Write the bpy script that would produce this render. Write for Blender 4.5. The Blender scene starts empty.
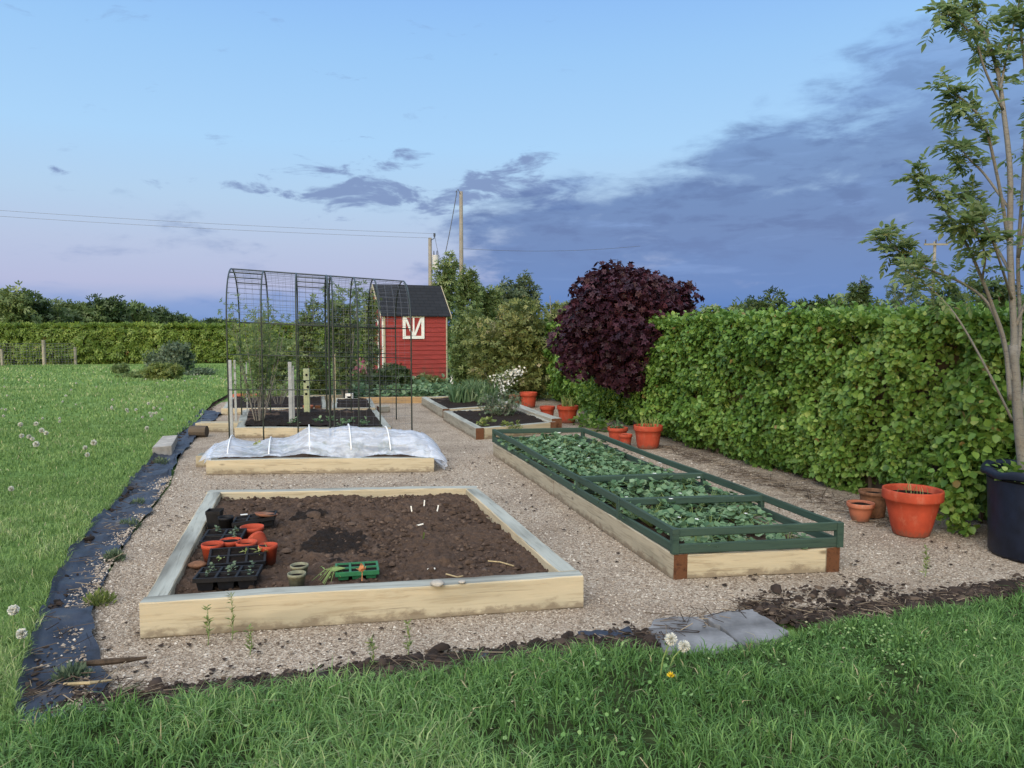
import bpy, bmesh, math, random
import numpy as np
from mathutils import Vector, Matrix
random.seed(7)
RNG = np.random.default_rng(11)
SC = bpy.context.scene
COL = SC.collection
PI = math.pi

# ------------------------------------------------------------------ camera
CAM_H, FPX, PITCH = 1.60, 770.0, math.atan(54 / 770.0)
cam = bpy.data.cameras.new('camera'); cam_ob = bpy.data.objects.new('camera', cam)
COL.objects.link(cam_ob)
cam_ob.location = (0, 0, CAM_H); cam_ob.rotation_euler = (PI / 2 - PITCH, 0, 0)
cam.sensor_width = 36; cam.lens = FPX / 1024 * 36; cam.clip_start = 0.05; cam.clip_end = 3000
SC.camera = cam_ob


def ray(px, py):
    u, v = (px - 512) / FPX, (384 - py) / FPX
    return Vector((u, math.cos(PITCH) + v * math.sin(PITCH), -math.sin(PITCH) + v * math.cos(PITCH)))


def P(px, py, z=0.0):           # point on the height z seen at a pixel
    d = ray(px, py); t = (z - CAM_H) / d.z
    return Vector((d.x * t, d.y * t, z))


def PY(px, py, Y):              # point at depth Y seen at a pixel
    d = ray(px, py); t = Y / d.y
    return Vector((d.x * t, Y, CAM_H + d.z * t))


def L(r, g, b):
    f = lambda c: (c / 255 / 12.92) if c / 255 <= .04045 else ((c / 255 + .055) / 1.055) ** 2.4
    return (f(r), f(g), f(b), 1)


# ------------------------------------------------------------------ numpy noise
def vnoise(p, scale=1.0, seed=0):
    p = np.asarray(p, float) * scale + seed * 17.13
    i = np.floor(p).astype(np.int64); f = p - i; f = f * f * (3 - 2 * f)
    def h(ix):
        n = ix[:, 0] * 374761393 + ix[:, 1] * 668265263 + ix[:, 2] * 2147483647 + seed * 974711
        n = (n ^ (n >> 13)) * 1274126177
        n = n ^ (n >> 16)
        return (n & 0xFFFF) / 65535.0
    r = 0
    for a in (0, 1):
        for b in (0, 1):
            for c in (0, 1):
                w = (f[:, 0] if a else 1 - f[:, 0]) * (f[:, 1] if b else 1 - f[:, 1]) * (f[:, 2] if c else 1 - f[:, 2])
                r = r + w * h(i + np.array([a, b, c]))
    return r * 2 - 1


def fbm(p, scale, seed=0, oct=4, gain=.5):
    r = 0; a = 1
    for k in range(oct):
        r = r + a * vnoise(p, scale * 2 ** k, seed + k * 3); a *= gain
    return r


# ------------------------------------------------------------------ mesh helpers
def tag(o, label=None, cat=None, group=None, kind=None):
    if label: o['label'] = label
    if cat: o['category'] = cat
    if group: o['group'] = group
    if kind: o['kind'] = kind
    return o


def empty(name, loc, label, cat, group=None, rz=0):
    o = bpy.data.objects.new(name, None); COL.objects.link(o)
    o.empty_display_size = .1
    o.location = loc; o.rotation_euler = (0, 0, rz)
    return tag(o, label, cat, group)


def np_mesh(name, V, F, mat, parent=None, rnd=None, smooth=False, loc=None, world=True, midx=None):
    V = np.asarray(V, np.float32).reshape(-1, 3); F = np.asarray(F, np.int32)
    if parent is not None and world: V = V - np.array(parent.location, np.float32)
    if loc is not None and world: V = V - np.array(loc, np.float32)
    me = bpy.data.meshes.new(name)
    m, k = F.shape
    me.vertices.add(len(V)); me.vertices.foreach_set('co', V.ravel())
    me.loops.add(m * k); me.loops.foreach_set('vertex_index', F.ravel())
    me.polygons.add(m); me.polygons.foreach_set('loop_start', np.arange(0, m * k, k, dtype=np.int32))
    try: me.polygons.foreach_set('loop_total', np.full(m, k, np.int32))
    except Exception: pass
    for mm in (mat if isinstance(mat, (list, tuple)) else [mat]): me.materials.append(mm)
    if midx is not None: me.polygons.foreach_set('material_index', np.asarray(midx, np.int32))
    if smooth: me.polygons.foreach_set('use_smooth', np.ones(m, bool))
    me.update(calc_edges=True)
    if rnd is not None:
        a = me.attributes.new('rnd', 'FLOAT', 'FACE' if len(rnd) == m else 'POINT')
        a.data.foreach_set('value', np.asarray(rnd, np.float32))
    o = bpy.data.objects.new(name, me); COL.objects.link(o)
    if parent is not None: o.parent = parent
    if loc is not None: o.location = loc
    return o


class MB:
    def __init__(s): s.V = []; s.F = []; s.M = []
    def quadstrip(s, rings, closed=True, cap=True, m=0):
        b = len(s.V); n = len(rings[0])
        for r in rings: s.V.extend([tuple(v) for v in r])
        for i in range(len(rings) - 1):
            for j in range(n if closed else n - 1):
                k = (j + 1) % n
                s.F.append((b + i * n + j, b + i * n + k, b + (i + 1) * n + k, b + (i + 1) * n + j)); s.M.append(m)
        if cap and closed:
            s.F.append(tuple(b + j for j in range(n))[::-1]); s.M.append(m)
            s.F.append(tuple(b + (len(rings) - 1) * n + j for j in range(n))); s.M.append(m)
    def tube(s, pts, rad, n=8, m=0, cap=True):
        pts = [Vector(p) for p in pts]
        if not hasattr(rad, '__len__'): rad = [rad] * len(pts)
        rings = []; ref = None
        for i, p in enumerate(pts):
            d = (pts[min(i + 1, len(pts) - 1)] - pts[max(i - 1, 0)]).normalized()
            if ref is None: ref = Vector((0, 0, 1)) if abs(d.z) < .9 else Vector((1, 0, 0))
            a = d.cross(ref).normalized(); b = a.cross(d); ref = b
            # keep the frame steady along the path
            rings.append([p + (a * math.cos(t) + b * math.sin(t)) * rad[i] for t in (2 * PI * j / n for j in range(n))])
        s.quadstrip(rings, m=m, cap=cap); return s
    def box(s, c, size, rz=0, m=0, M=None):
        b = len(s.V); c = Vector(c)
        R = M if M is not None else Matrix.Rotation(rz, 3, 'Z')
        for x in (-.5, .5):
            for y in (-.5, .5):
                for z in (-.5, .5):
                    s.V.append(tuple(c + R @ Vector((x * size[0], y * size[1], z * size[2]))))
        for f in ((0, 1, 3, 2), (4, 6, 7, 5), (0, 4, 5, 1), (2, 3, 7, 6), (0, 2, 6, 4), (1, 5, 7, 3)):
            s.F.append(tuple(b + i for i in f)); s.M.append(m)
        return s
    def lathe(s, prof, c=(0, 0, 0), n=28, m=0, wob=0, cap=False):
        c = Vector(c)
        rings = [[c + Vector((r * math.cos(t) * (1 + wob * math.sin(3 * t + z * 9)), r * math.sin(t) * (1 + wob * math.cos(2 * t)), z)) for t in (2 * PI * j / n for j in range(n))] for r, z in prof]
        s.quadstrip(rings, cap=cap, m=m); return s
    def poly(s, pts, m=0):
        b = len(s.V); s.V.extend([tuple(p) for p in pts]); s.F.append(tuple(range(b, b + len(pts)))); s.M.append(m); return s
    def build(s, name, mat, parent=None, smooth=False, world=True, bevel=0, loc=None):
        me = bpy.data.meshes.new(name)
        off = Vector(parent.location) if (parent is not None and world) else (Vector(loc) if (loc is not None and world) else Vector((0, 0, 0)))
        me.from_pydata([tuple(Vector(v) - off) for v in s.V], [], s.F)
        for mm in (mat if isinstance(mat, (list, tuple)) else [mat]): me.materials.append(mm)
        me.polygons.foreach_set('material_index', s.M)
        bm = bmesh.new(); bm.from_mesh(me)
        bmesh.ops.recalc_face_normals(bm, faces=bm.faces)
        if bevel:
            bmesh.ops.bevel(bm, geom=list(bm.edges), offset=bevel, segments=2, profile=.6, affect='EDGES', clamp_overlap=True)
        bm.to_mesh(me); bm.free()
        if smooth: me.polygons.foreach_set('use_smooth', [True] * len(me.polygons))
        o = bpy.data.objects.new(name, me); COL.objects.link(o)
        if parent is not None: o.parent = parent
        if loc is not None: o.location = loc
        return o


def copy_tree(o, parent=None):
    c = o.copy(); COL.objects.link(c)
    if parent is not None: c.parent = parent
    for ch in [x for x in bpy.data.objects if x.parent == o]: copy_tree(ch, c)
    return c


# ------------------------------------------------------------------ materials
def newmat(name):
    m = bpy.data.materials.new(name); m.use_nodes = True
    nt = m.node_tree; nt.nodes.clear()
    return m, nt


def nd(nt, t, **kw):
    n = nt.nodes.new(t)
    for k, v in kw.items():
        if k in n.inputs.keys() if isinstance(k, str) else False: n.inputs[k].default_value = v
        else: setattr(n, k, v)
    return n


def ramp(nt, fac, stops, interp='LINEAR'):
    r = nt.nodes.new('ShaderNodeValToRGB'); cr = r.color_ramp; cr.interpolation = interp
    while len(cr.elements) < len(stops): cr.elements.new(.5)
    for e, (p, c) in zip(cr.elements, stops):
        e.position = p; e.color = c if len(c) == 4 else (*c, 1)
    nt.links.new(fac, r.inputs['Fac']); return r.outputs['Color']


def noise(nt, vec, scale, detail=4, rough=.55, dist=0):
    n = nt.nodes.new('ShaderNodeTexNoise'); n.inputs['Scale'].default_value = scale
    n.inputs['Detail'].default_value = detail; n.inputs['Roughness'].default_value = rough
    n.inputs['Distortion'].default_value = dist
    if vec is not None: nt.links.new(vec, n.inputs['Vector'])
    return n


def mapping(nt, vec, scale=(1, 1, 1), loc=None):
    m = nt.nodes.new('ShaderNodeMapping'); m.inputs['Scale'].default_value = scale
    nt.links.new(vec, m.inputs['Vector'])
    if loc is not None: nt.links.new(loc, m.inputs['Location'])
    return m.outputs['Vector']


def mixc(nt, fac, a, b, mode='MIX'):
    m = nt.nodes.new('ShaderNodeMix'); m.data_type = 'RGBA'; m.blend_type = mode
    for s, v in ((0, fac), (6, a), (7, b)):
        if hasattr(v, 'links'): nt.links.new(v, m.inputs[s])
        else: m.inputs[s].default_value = v if s == 0 else (v if len(v) == 4 else (*v, 1))
    return m.outputs[2]


def math_(nt, op, a, b=None, c=None, clamp=False):
    m = nt.nodes.new('ShaderNodeMath'); m.operation = op; m.use_clamp = clamp
    for i, v in enumerate((a, b, c)):
        if v is None: continue
        if hasattr(v, 'links'): nt.links.new(v, m.inputs[i])
        else: m.inputs[i].default_value = v
    return m.outputs[0]


def maprange(nt, v, a, b, c=0, d=1, smooth=True):
    m = nt.nodes.new('ShaderNodeMapRange'); m.interpolation_type = 'SMOOTHSTEP' if smooth else 'LINEAR'
    nt.links.new(v, m.inputs[0])
    for i, x in zip((1, 2, 3, 4), (a, b, c, d)): m.inputs[i].default_value = x
    return m.outputs[0]


def finish(nt, color, rough=.7, spec=.3, bump=None, bstr=.5, bdist=.01, trans=0, metallic=0, coat=0):
    p = nt.nodes.new('ShaderNodeBsdfPrincipled'); out = nt.nodes.new('ShaderNodeOutputMaterial')
    if hasattr(color, 'links'): nt.links.new(color, p.inputs['Base Color'])
    else: p.inputs['Base Color'].default_value = color if len(color) == 4 else (*color, 1)
    if hasattr(rough, 'links'): nt.links.new(rough, p.inputs['Roughness'])
    else: p.inputs['Roughness'].default_value = rough
    p.inputs['Specular IOR Level'].default_value = spec
    p.inputs['Metallic'].default_value = metallic
    if bump is not None:
        b = nt.nodes.new('ShaderNodeBump'); b.inputs['Strength'].default_value = bstr; b.inputs['Distance'].default_value = bdist
        nt.links.new(bump, b.inputs['Height']); nt.links.new(b.outputs[0], p.inputs['Normal'])
    res = p.outputs[0]
    if trans:
        t = nt.nodes.new('ShaderNodeBsdfTranslucent'); mx = nt.nodes.new('ShaderNodeMixShader'); mx.inputs[0].default_value = trans
        if hasattr(color, 'links'): nt.links.new(color, t.inputs['Color'])
        else: t.inputs['Color'].default_value = color if len(color) == 4 else (*color, 1)
        nt.links.new(res, mx.inputs[1]); nt.links.new(t.outputs[0], mx.inputs[2]); res = mx.outputs[0]
    nt.links.new(res, out.inputs['Surface'])
    return p


def mat_leaf(name, stops, trans=.3, rough=.5, spec=.35):
    m, nt = newmat(name)
    a = nt.nodes.new('ShaderNodeAttribute'); a.attribute_name = 'rnd'
    c = ramp(nt, a.outputs['Fac'], stops)
    finish(nt, c, rough, spec, trans=trans)
    return m


def mat_plain(name, col, rough=.5, spec=.4, var=.15, nscale=9, bump=0, metallic=0):
    m, nt = newmat(name)
    tc = nt.nodes.new('ShaderNodeTexCoord').outputs['Object']
    n = noise(nt, tc, nscale, 5, .6)
    c = ramp(nt, n.outputs[0], [(.3, tuple(x * (1 - var) for x in col[:3])), (.7, tuple(min(1, x * (1 + var)) for x in col[:3]))])
    n2 = noise(nt, tc, nscale * 8, 3, .6)
    finish(nt, c, rough, spec, bump=n2.outputs[0] if bump else None, bstr=bump, bdist=.004, metallic=metallic)
    return m


def mat_wood(name, light, dark, grain=1.0, knots=True, rough=.75, stain=(.15, .12, .08), stain_amt=.35, splash=False):
    m, nt = newmat(name)
    tc = nt.nodes.new('ShaderNodeTexCoord').outputs['Object']
    oi = nt.nodes.new('ShaderNodeObjectInfo').outputs['Random']
    off = math_(nt, 'MULTIPLY', oi, 37.0)
    cx = nt.nodes.new('ShaderNodeCombineXYZ')
    for i in range(3): nt.links.new(off, cx.inputs[i])
    v = mapping(nt, tc, (1.1 * grain, 16 * grain, 16 * grain), cx.outputs[0])
    g = noise(nt, v, 2.2, 6, .65, .8)
    g2 = noise(nt, mapping(nt, tc, (.6, 3, 3), cx.outputs[0]), 1.5, 3, .5)
    c = ramp(nt, g.outputs[0], [(.3, dark), (.48, light), (.75, tuple(min(1, x * 1.12) for x in light[:3]))])
    c = mixc(nt, maprange(nt, g2.outputs[0], .45, .72, 0, stain_amt), c, stain)
    if knots:
        vo = nt.nodes.new('ShaderNodeTexVoronoi'); vo.feature = 'F1'; vo.inputs['Scale'].default_value = 1.0
        nt.links.new(mapping(nt, tc, (2.6, .6, 7.0), cx.outputs[0]), vo.inputs['Vector'])
        k = maprange(nt, vo.outputs['Distance'], .03, .13, .8, 0)
        c = mixc(nt, k, c, tuple(x * .45 for x in dark[:3]))
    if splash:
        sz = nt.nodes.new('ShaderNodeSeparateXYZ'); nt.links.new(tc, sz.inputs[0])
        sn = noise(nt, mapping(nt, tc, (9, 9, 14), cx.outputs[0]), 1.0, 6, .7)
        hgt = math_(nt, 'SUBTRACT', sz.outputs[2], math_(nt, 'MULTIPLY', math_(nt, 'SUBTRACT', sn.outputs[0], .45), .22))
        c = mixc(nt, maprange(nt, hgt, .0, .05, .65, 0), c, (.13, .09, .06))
    cr = noise(nt, mapping(nt, tc, (.8, 30, 30), cx.outputs[0]), 1.6, 3, .6, .3)
    crack = maprange(nt, cr.outputs[0], .30, .37, .6, 0)
    c = mixc(nt, crack, c, tuple(x * .35 for x in dark[:3]))
    finish(nt, c, rough, .25, bump=g.outputs[0], bstr=.5, bdist=.004)
    return m


def mat_pot(name, col, bloom, amt):
    m, nt = newmat(name)
    tc = nt.nodes.new('ShaderNodeTexCoord').outputs['Object']
    oi = nt.nodes.new('ShaderNodeObjectInfo').outputs['Random']; off = math_(nt, 'MULTIPLY', oi, 29.0)
    cx = nt.nodes.new('ShaderNodeCombineXYZ')
    for i in range(3): nt.links.new(off, cx.inputs[i])
    a = noise(nt, mapping(nt, tc, (1, 1, 1), cx.outputs[0]), 7, 6, .6); b = noise(nt, mapping(nt, tc, (1, 1, .45), cx.outputs[0]), 16, 6, .7)
    c = ramp(nt, a.outputs[0], [(.3, tuple(x * .72 for x in col)), (.7, tuple(x * 1.15 for x in col))])
    c = mixc(nt, maprange(nt, b.outputs[0], .50, .72, 0, amt), c, bloom)
    sz = nt.nodes.new('ShaderNodeSeparateXYZ'); nt.links.new(tc, sz.inputs[0])
    h = math_(nt, 'SUBTRACT', sz.outputs[2], math_(nt, 'MULTIPLY', math_(nt, 'SUBTRACT', b.outputs[0], .45), .25))
    c = mixc(nt, maprange(nt, h, 0, .06, .6, 0), c, (.11, .075, .05))
    finish(nt, c, .7, .2, bump=b.outputs[0], bstr=.15, bdist=.003)
    return m


M = {}
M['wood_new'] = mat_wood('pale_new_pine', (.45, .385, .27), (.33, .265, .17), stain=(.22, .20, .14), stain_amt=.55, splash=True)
M['wood_top'] = mat_wood('skylit_weathered_top', (.34, .35, .31), (.20, .20, .17), stain=(.09, .085, .07), stain_amt=.75)  # top faces: weathered grey, with the skylight on them put into the colour
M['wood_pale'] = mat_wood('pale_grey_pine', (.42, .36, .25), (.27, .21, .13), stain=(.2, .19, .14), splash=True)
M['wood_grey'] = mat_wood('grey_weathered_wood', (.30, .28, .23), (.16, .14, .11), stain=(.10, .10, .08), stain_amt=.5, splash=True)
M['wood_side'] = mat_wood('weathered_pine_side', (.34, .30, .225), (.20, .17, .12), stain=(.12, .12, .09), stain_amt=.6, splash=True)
M['wood_brown'] = mat_wood('brown_treated_end_grain', (.11, .045, .02), (.05, .02, .01), knots=False)
M['wood_tan'] = mat_wood('tan_treated_sleeper', (.42, .27, .13), (.28, .16, .07))
M['wood_pole'] = mat_wood('pole_wood', (.225, .21, .18), (.13, .12, .10), knots=False)
M['bark'] = mat_wood('grey_bark', (.17, .165, .155), (.08, .075, .07), knots=False, grain=2)
M['dark_bark'] = mat_wood('dark_bark', (.08, .06, .045), (.035, .025, .02), knots=False, grain=2)
M['orange_pot'] = mat_pot('orange_plastic', (.37, .058, .028), (.42, .17, .11), .4)
M['terracotta'] = mat_pot('terracotta', (.38, .13, .075), (.42, .27, .20), .6)
M['old_terracotta'] = mat_plain('mossy_terracotta', (.17, .085, .05), .9, .2, .4, 22, .4)
M['navy'] = mat_plain('navy_plastic', (.006, .010, .024), .5, .3, .35, 12, .2)
M['black_plastic'] = mat_plain('black_tray_plastic', (.010, .010, .012), .6, .2, .3, 30)
M['green_plastic'] = mat_plain('green_tray_plastic', (.025, .14, .06), .5, .3, .2, 30)
M['grey_pot'] = mat_plain('greenish_fibre_pot', (.20, .20, .14), .9, .2, .3, 40, .4)
M['cage_steel'] = mat_plain('dark_green_steel', (.015, .024, .020), .45, .5, .3, 12)
M['wire'] = mat_plain('grey_wire', (.08, .09, .115), .5, .5, .2, 12)
M['frame_green'] = mat_wood('dark_green_painted_timber', (.034, .064, .049), (.020, .042, .033), knots=False, stain=(.04, .055, .045))
M['white_paint'] = mat_plain('white_paint', (.72, .72, .70), .6, .3, .08, 7)
M['stake_grey'] = mat_plain('whitewashed_stake', (.31, .33, .34), .7, .3, .2, 14)
M['hoop'] = mat_plain('white_pipe', (.72, .74, .76), .4, .4, .05)
M['slate'] = mat_plain('blue_grey_slate', (.165, .165, .17), .85, .15, .55, 4, .8)
M['slate_dark'] = mat_plain('dark_slate_edge', (.085, .09, .10), .5, .4, .35, 8, .5)
M['stone'] = mat_plain('grey_stone', (.33, .31, .28), .9, .2, .3, 10, .6)
M['compost'] = mat_plain('dark_compost', (.011, .008, .007), 1, .1, .5, 60, .8)
M['white_petal'] = mat_plain('white_petals', (.75, .75, .70), .8, .2, .05)
M['label_white'] = mat_plain('white_plant_label', (.75, .75, .72), .5, .3, .05)
M['stem_green'] = mat_plain('pale_green_stem', (.17, .24, .08), .6, .3, .2)
M['yellow'] = mat_plain('yellow_petals', (.7, .5, .03), .7, .2, .1)
M['dry'] = mat_plain('dry_orange_leaf', (.45, .20, .09), .8, .2, .3, 30)
M['straw'] = mat_plain('dry_straw', (.36, .28, .16), .9, .1, .3, 30)
M['twig'] = mat_plain('dark_twig', (.07, .05, .035), .9, .1, .4, 30)
M['cable'] = mat_plain('dark_cable', (.05, .06, .09), .5, .3, .1)
M['transformer'] = mat_plain('pale_grey_metal', (.42, .43, .45), .5, .4, .1)


def m_gravel():
    m, nt = newmat('fine_gravel')
    tc = nt.nodes.new('ShaderNodeTexCoord').outputs['Object']
    v = nt.nodes.new('ShaderNodeTexVoronoi'); v.inputs['Scale'].default_value = 95; nt.links.new(tc, v.inputs['Vector'])
    sep = nt.nodes.new('ShaderNodeSeparateColor'); nt.links.new(v.outputs['Color'], sep.inputs[0])
    c = ramp(nt, sep.outputs[0], [(0, (.13, .095, .065)), (.3, (.28, .22, .165)), (.6, (.37, .305, .24)), (.88, (.43, .36, .28)), (1, (.60, .54, .45))])
    big = noise(nt, tc, 1.3, 5, .6)
    c = mixc(nt, maprange(nt, big.outputs[0], .42, .68, 0, .45), c, (.15, .11, .08))
    big2 = noise(nt, tc, 5, 4, .6)
    c = mixc(nt, maprange(nt, big2.outputs[0], .5, .75, 0, .35), c, (.33, .29, .23))
    finish(nt, c, .95, .15, bump=v.outputs['Distance'], bstr=.8, bdist=.008)
    return m


def m_attr(name, stops, rough=.9, spec=.15, bscale=None, bstr=.7, bdist=.01):
    m, nt = newmat(name)
    a = nt.nodes.new('ShaderNodeAttribute'); a.attribute_name = 'rnd'
    c = ramp(nt, a.outputs['Fac'], stops)
    b = None
    if bscale:
        tc = nt.nodes.new('ShaderNodeTexCoord').outputs['Object']
        n = noise(nt, tc, bscale, 6, .7); b = n.outputs[0]
        c = mixc(nt, maprange(nt, n.outputs[0], .3, .7, 0, .55), c, tuple(x * .45 for x in stops[0][1][:3]))
    finish(nt, c, rough, spec, bump=b, bstr=bstr, bdist=bdist)
    return m


M['gravel'] = m_gravel()
M['pebble'] = m_attr('pebbles', [(0, (.13, .10, .075)), (.35, (.28, .22, .165)), (.7, (.37, .305, .24)), (.9, (.44, .37, .295)), (1, (.62, .56, .48))])
M['soil'] = m_attr('garden_soil', [(0, (.075, .048, .034)), (.5, (.105, .068, .048)), (.8, (.13, .088, .064)), (1, (.015, .011, .009))], bscale=45, bstr=.9, bdist=.02)
M['clod'] = m_attr('soil_clods', [(0, (.05, .032, .023)), (.7, (.11, .073, .052)), (1, (.15, .105, .08))], bscale=80)
M['mulch'] = m_attr('dark_mulch', [(0, (.016, .012, .010)), (.6, (.045, .032, .026)), (.9, (.11, .08, .058)), (1, (.34, .27, .19))])


def m_lawn():
    m, nt = newmat('mown_grass')
    tc = nt.nodes.new('ShaderNodeTexCoord').outputs['Object']
    a = noise(nt, tc, .5, 6, .62); b = noise(nt, tc, 14, 5, .7)
    c = ramp(nt, a.outputs[0], [(.3, (.105, .19, .048)), (.5, (.15, .25, .068)), (.72, (.205, .30, .098))])
    c = mixc(nt, maprange(nt, b.outputs[0], .35, .65, .5, 0), c, (.045, .085, .022))
    finish(nt, c, .95, .1, bump=b.outputs[0], bstr=.8, bdist=.04)
    return m


M['lawn'] = m_lawn()
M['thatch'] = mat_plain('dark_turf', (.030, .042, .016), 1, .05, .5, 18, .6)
M['grass_blade'] = mat_leaf('grass_blades', [(0, (.11, .185, .055)), (.45, (.18, .29, .088)), (.8, (.25, .36, .13)), (.96, (.37, .44, .20)), (1, (.52, .47, .30))], .25, .55, .2)
M['grass_long'] = mat_leaf('long_grass_blades', [(0, (.070, .155, .040)), (.45, (.130, .255, .070)), (.85, (.225, .35, .125)), (.97, (.34, .41, .19)), (1, (.42, .37, .22))], .25, .5, .25)


def m_membrane():
    m, nt = newmat('woven_weed_membrane')
    tc = nt.nodes.new('ShaderNodeTexCoord').outputs['Object']
    w = nt.nodes.new('ShaderNodeTexWave'); w.inputs['Scale'].default_value = 60; nt.links.new(tc, w.inputs['Vector'])
    n = noise(nt, tc, 4.5, 7, .7)
    c = ramp(nt, n.outputs[0], [(.35, (.006, .008, .013)), (.50, (.020, .027, .046)), (.60, (.028, .033, .045)), (.68, (.10, .085, .07))])
    finish(nt, c, .5, .35, bump=w.outputs['Fac'], bstr=.15, bdist=.002)
    return m


M['membrane'] = m_membrane()


def m_poly():
    m, nt = newmat('clear_polythene')
    tc = nt.nodes.new('ShaderNodeTexCoord').outputs['Object']
    n = noise(nt, mapping(nt, tc, (1.5, 4, 3)), 3, 6, .6, .8)
    p = nt.nodes.new('ShaderNodeBsdfPrincipled'); p.inputs['Base Color'].default_value = (.80, .87, 1.0, 1)
    p.inputs['Roughness'].default_value = .22; p.inputs['Specular IOR Level'].default_value = .6
    b = nt.nodes.new('ShaderNodeBump'); b.inputs['Strength'].default_value = .35; b.inputs['Distance'].default_value = .02
    nt.links.new(n.outputs[0], b.inputs['Height']); nt.links.new(b.outputs[0], p.inputs['Normal'])
    tl = nt.nodes.new('ShaderNodeBsdfTranslucent'); tl.inputs['Color'].default_value = (.8, .84, .92, 1)
    m1 = nt.nodes.new('ShaderNodeMixShader'); m1.inputs[0].default_value = .35
    nt.links.new(p.outputs[0], m1.inputs[1]); nt.links.new(tl.outputs[0], m1.inputs[2])
    tr = nt.nodes.new('ShaderNodeBsdfTransparent'); m2 = nt.nodes.new('ShaderNodeMixShader')
    f = maprange(nt, n.outputs[0], .35, .7, .40, .80)
    nt.links.new(f, m2.inputs[0]); nt.links.new(tr.outputs[0], m2.inputs[1]); nt.links.new(m1.outputs[0], m2.inputs[2])
    out = nt.nodes.new('ShaderNodeOutputMaterial'); nt.links.new(m2.outputs[0], out.inputs[0])
    return m


M['poly'] = m_poly()


def m_shed(name, col, horizontal=True):
    m, nt = newmat(name)
    tc = nt.nodes.new('ShaderNodeTexCoord').outputs['Object']
    n = noise(nt, mapping(nt, tc, (1.5, 1.5, 20)), 2, 5, .6)
    c = ramp(nt, n.outputs[0], [(.3, tuple(x * .7 for x in col)), (.7, tuple(x * 1.15 for x in col))])
    sz = nt.nodes.new('ShaderNodeSeparateXYZ'); nt.links.new(tc, sz.inputs[0])
    n2 = noise(nt, mapping(nt, tc, (3, 3, 1.2)), 2.2, 6, .65)
    h = math_(nt, 'SUBTRACT', sz.outputs[2], math_(nt, 'MULTIPLY', math_(nt, 'SUBTRACT', n2.outputs[0], .4), 1.6))
    c = mixc(nt, maprange(nt, h, 0, .35, .5, 0), c, (.10, .05, .035))
    c = mixc(nt, maprange(nt, n2.outputs[0], .52, .75, 0, .4), c, tuple(x * .6 + .03 for x in col))
    finish(nt, c, .7, .3, bump=n.outputs[0], bstr=.2, bdist=.005)
    return m


M['shed_red'] = m_shed('red_painted_boards', (.29, .040, .036))


def m_roof():
    m, nt = newmat('dark_roofing_felt')
    tc = nt.nodes.new('ShaderNodeTexCoord').outputs['Object']
    br = nt.nodes.new('ShaderNodeTexBrick'); br.inputs['Scale'].default_value = 1
    br.inputs['Brick Width'].default_value = .33; br.inputs['Row Height'].default_value = .14; br.inputs['Mortar Size'].default_value = .012
    br.inputs['Color1'].default_value = (.021, .024, .030, 1); br.inputs['Color2'].default_value = (.026, .029, .036, 1); br.inputs['Mortar'].default_value = (.015, .017, .021, 1)
    nt.links.new(tc, br.inputs['Vector'])
    finish(nt, br.outputs['Color'], .95, .1, bump=br.outputs['Fac'], bstr=-.2, bdist=.006)
    return m


M['roof'] = m_roof()
G = lambda *s: [(p, c) for p, c in s]
M['hedge_leaf'] = mat_leaf('hedge_leaves', [(0, (.046, .112, .020)), (.4, (.118, .23, .042)), (.75, (.205, .335, .072)), (.95, (.32, .42, .12)), (1, (.20, .15, .05))], .35, .45, .4)
M['far_hedge_leaf'] = mat_leaf('far_hedge_leaves', [(0, (.10, .165, .030)), (.5, (.19, .28, .055)), (.93, (.28, .36, .09)), (1, (.20, .12, .045))], .3)
M['purple_leaf'] = mat_leaf('purple_maple_leaves', [(0, (.018, .007, .013)), (.5, (.038, .013, .024)), (1, (.082, .027, .042))], .15, .5, .25)
M['ash_leaf'] = mat_leaf('ash_leaves', [(0, (.12, .19, .065)), (.6, (.22, .30, .12)), (1, (.29, .34, .16))], .6)
M['olive_leaf'] = mat_leaf('olive_shrub_leaves', [(0, (.085, .12, .034)), (.5, (.165, .20, .062)), (.9, (.28, .29, .12)), (1, (.45, .40, .26))], .3)
M['mid_leaf'] = mat_leaf('mid_green_leaves', [(0, (.085, .135, .042)), (.6, (.16, .22, .075)), (1, (.25, .30, .14))], .3)
M['dark_leaf'] = mat_leaf('dark_green_leaves', [(0, (.032, .060, .022)), (.6, (.065, .105, .036)), (1, (.11, .155, .06))], .25)
M['willow_leaf'] = mat_leaf('silvery_leaves', [(0, (.075, .11, .06)), (.6, (.125, .17, .09)), (1, (.19, .23, .14))], .3)
M['grey_leaf'] = mat_leaf('grey_green_leaves', [(0, (.075, .115, .065)), (.6, (.125, .175, .105)), (1, (.19, .235, .15))], .25)
M['straw_leaf'] = mat_leaf('strawberry_leaves', [(0, (.065, .135, .068)), (.5, (.130, .225, .115)), (1, (.24, .34, .20))], .25, .6, .2)
M['iris_leaf'] = mat_leaf('blue_green_blades', [(0, (.060, .125, .055)), (.6, (.10, .18, .085)), (1, (.17, .24, .12))], .25)
M['seedling_leaf'] = mat_leaf('seedling_leaves', [(0, (.15, .26, .08)), (.6, (.30, .40, .15)), (1, (.52, .52, .18))], .3)
M['lime_leaf'] = mat_leaf('pale_yellow_green_leaves', [(0, (.11, .16, .04)), (.6, (.19, .24, .07)), (1, (.28, .30, .11))], .3)
M['pink'] = mat_leaf('pink_flowers', [(0, (.40, .10, .16)), (1, (.55, .22, .26))], .2)
M['white_flower'] = mat_leaf('white_flowers', [(0, (.55, .55, .48)), (1, (.8, .8, .76))], .2)

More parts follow.
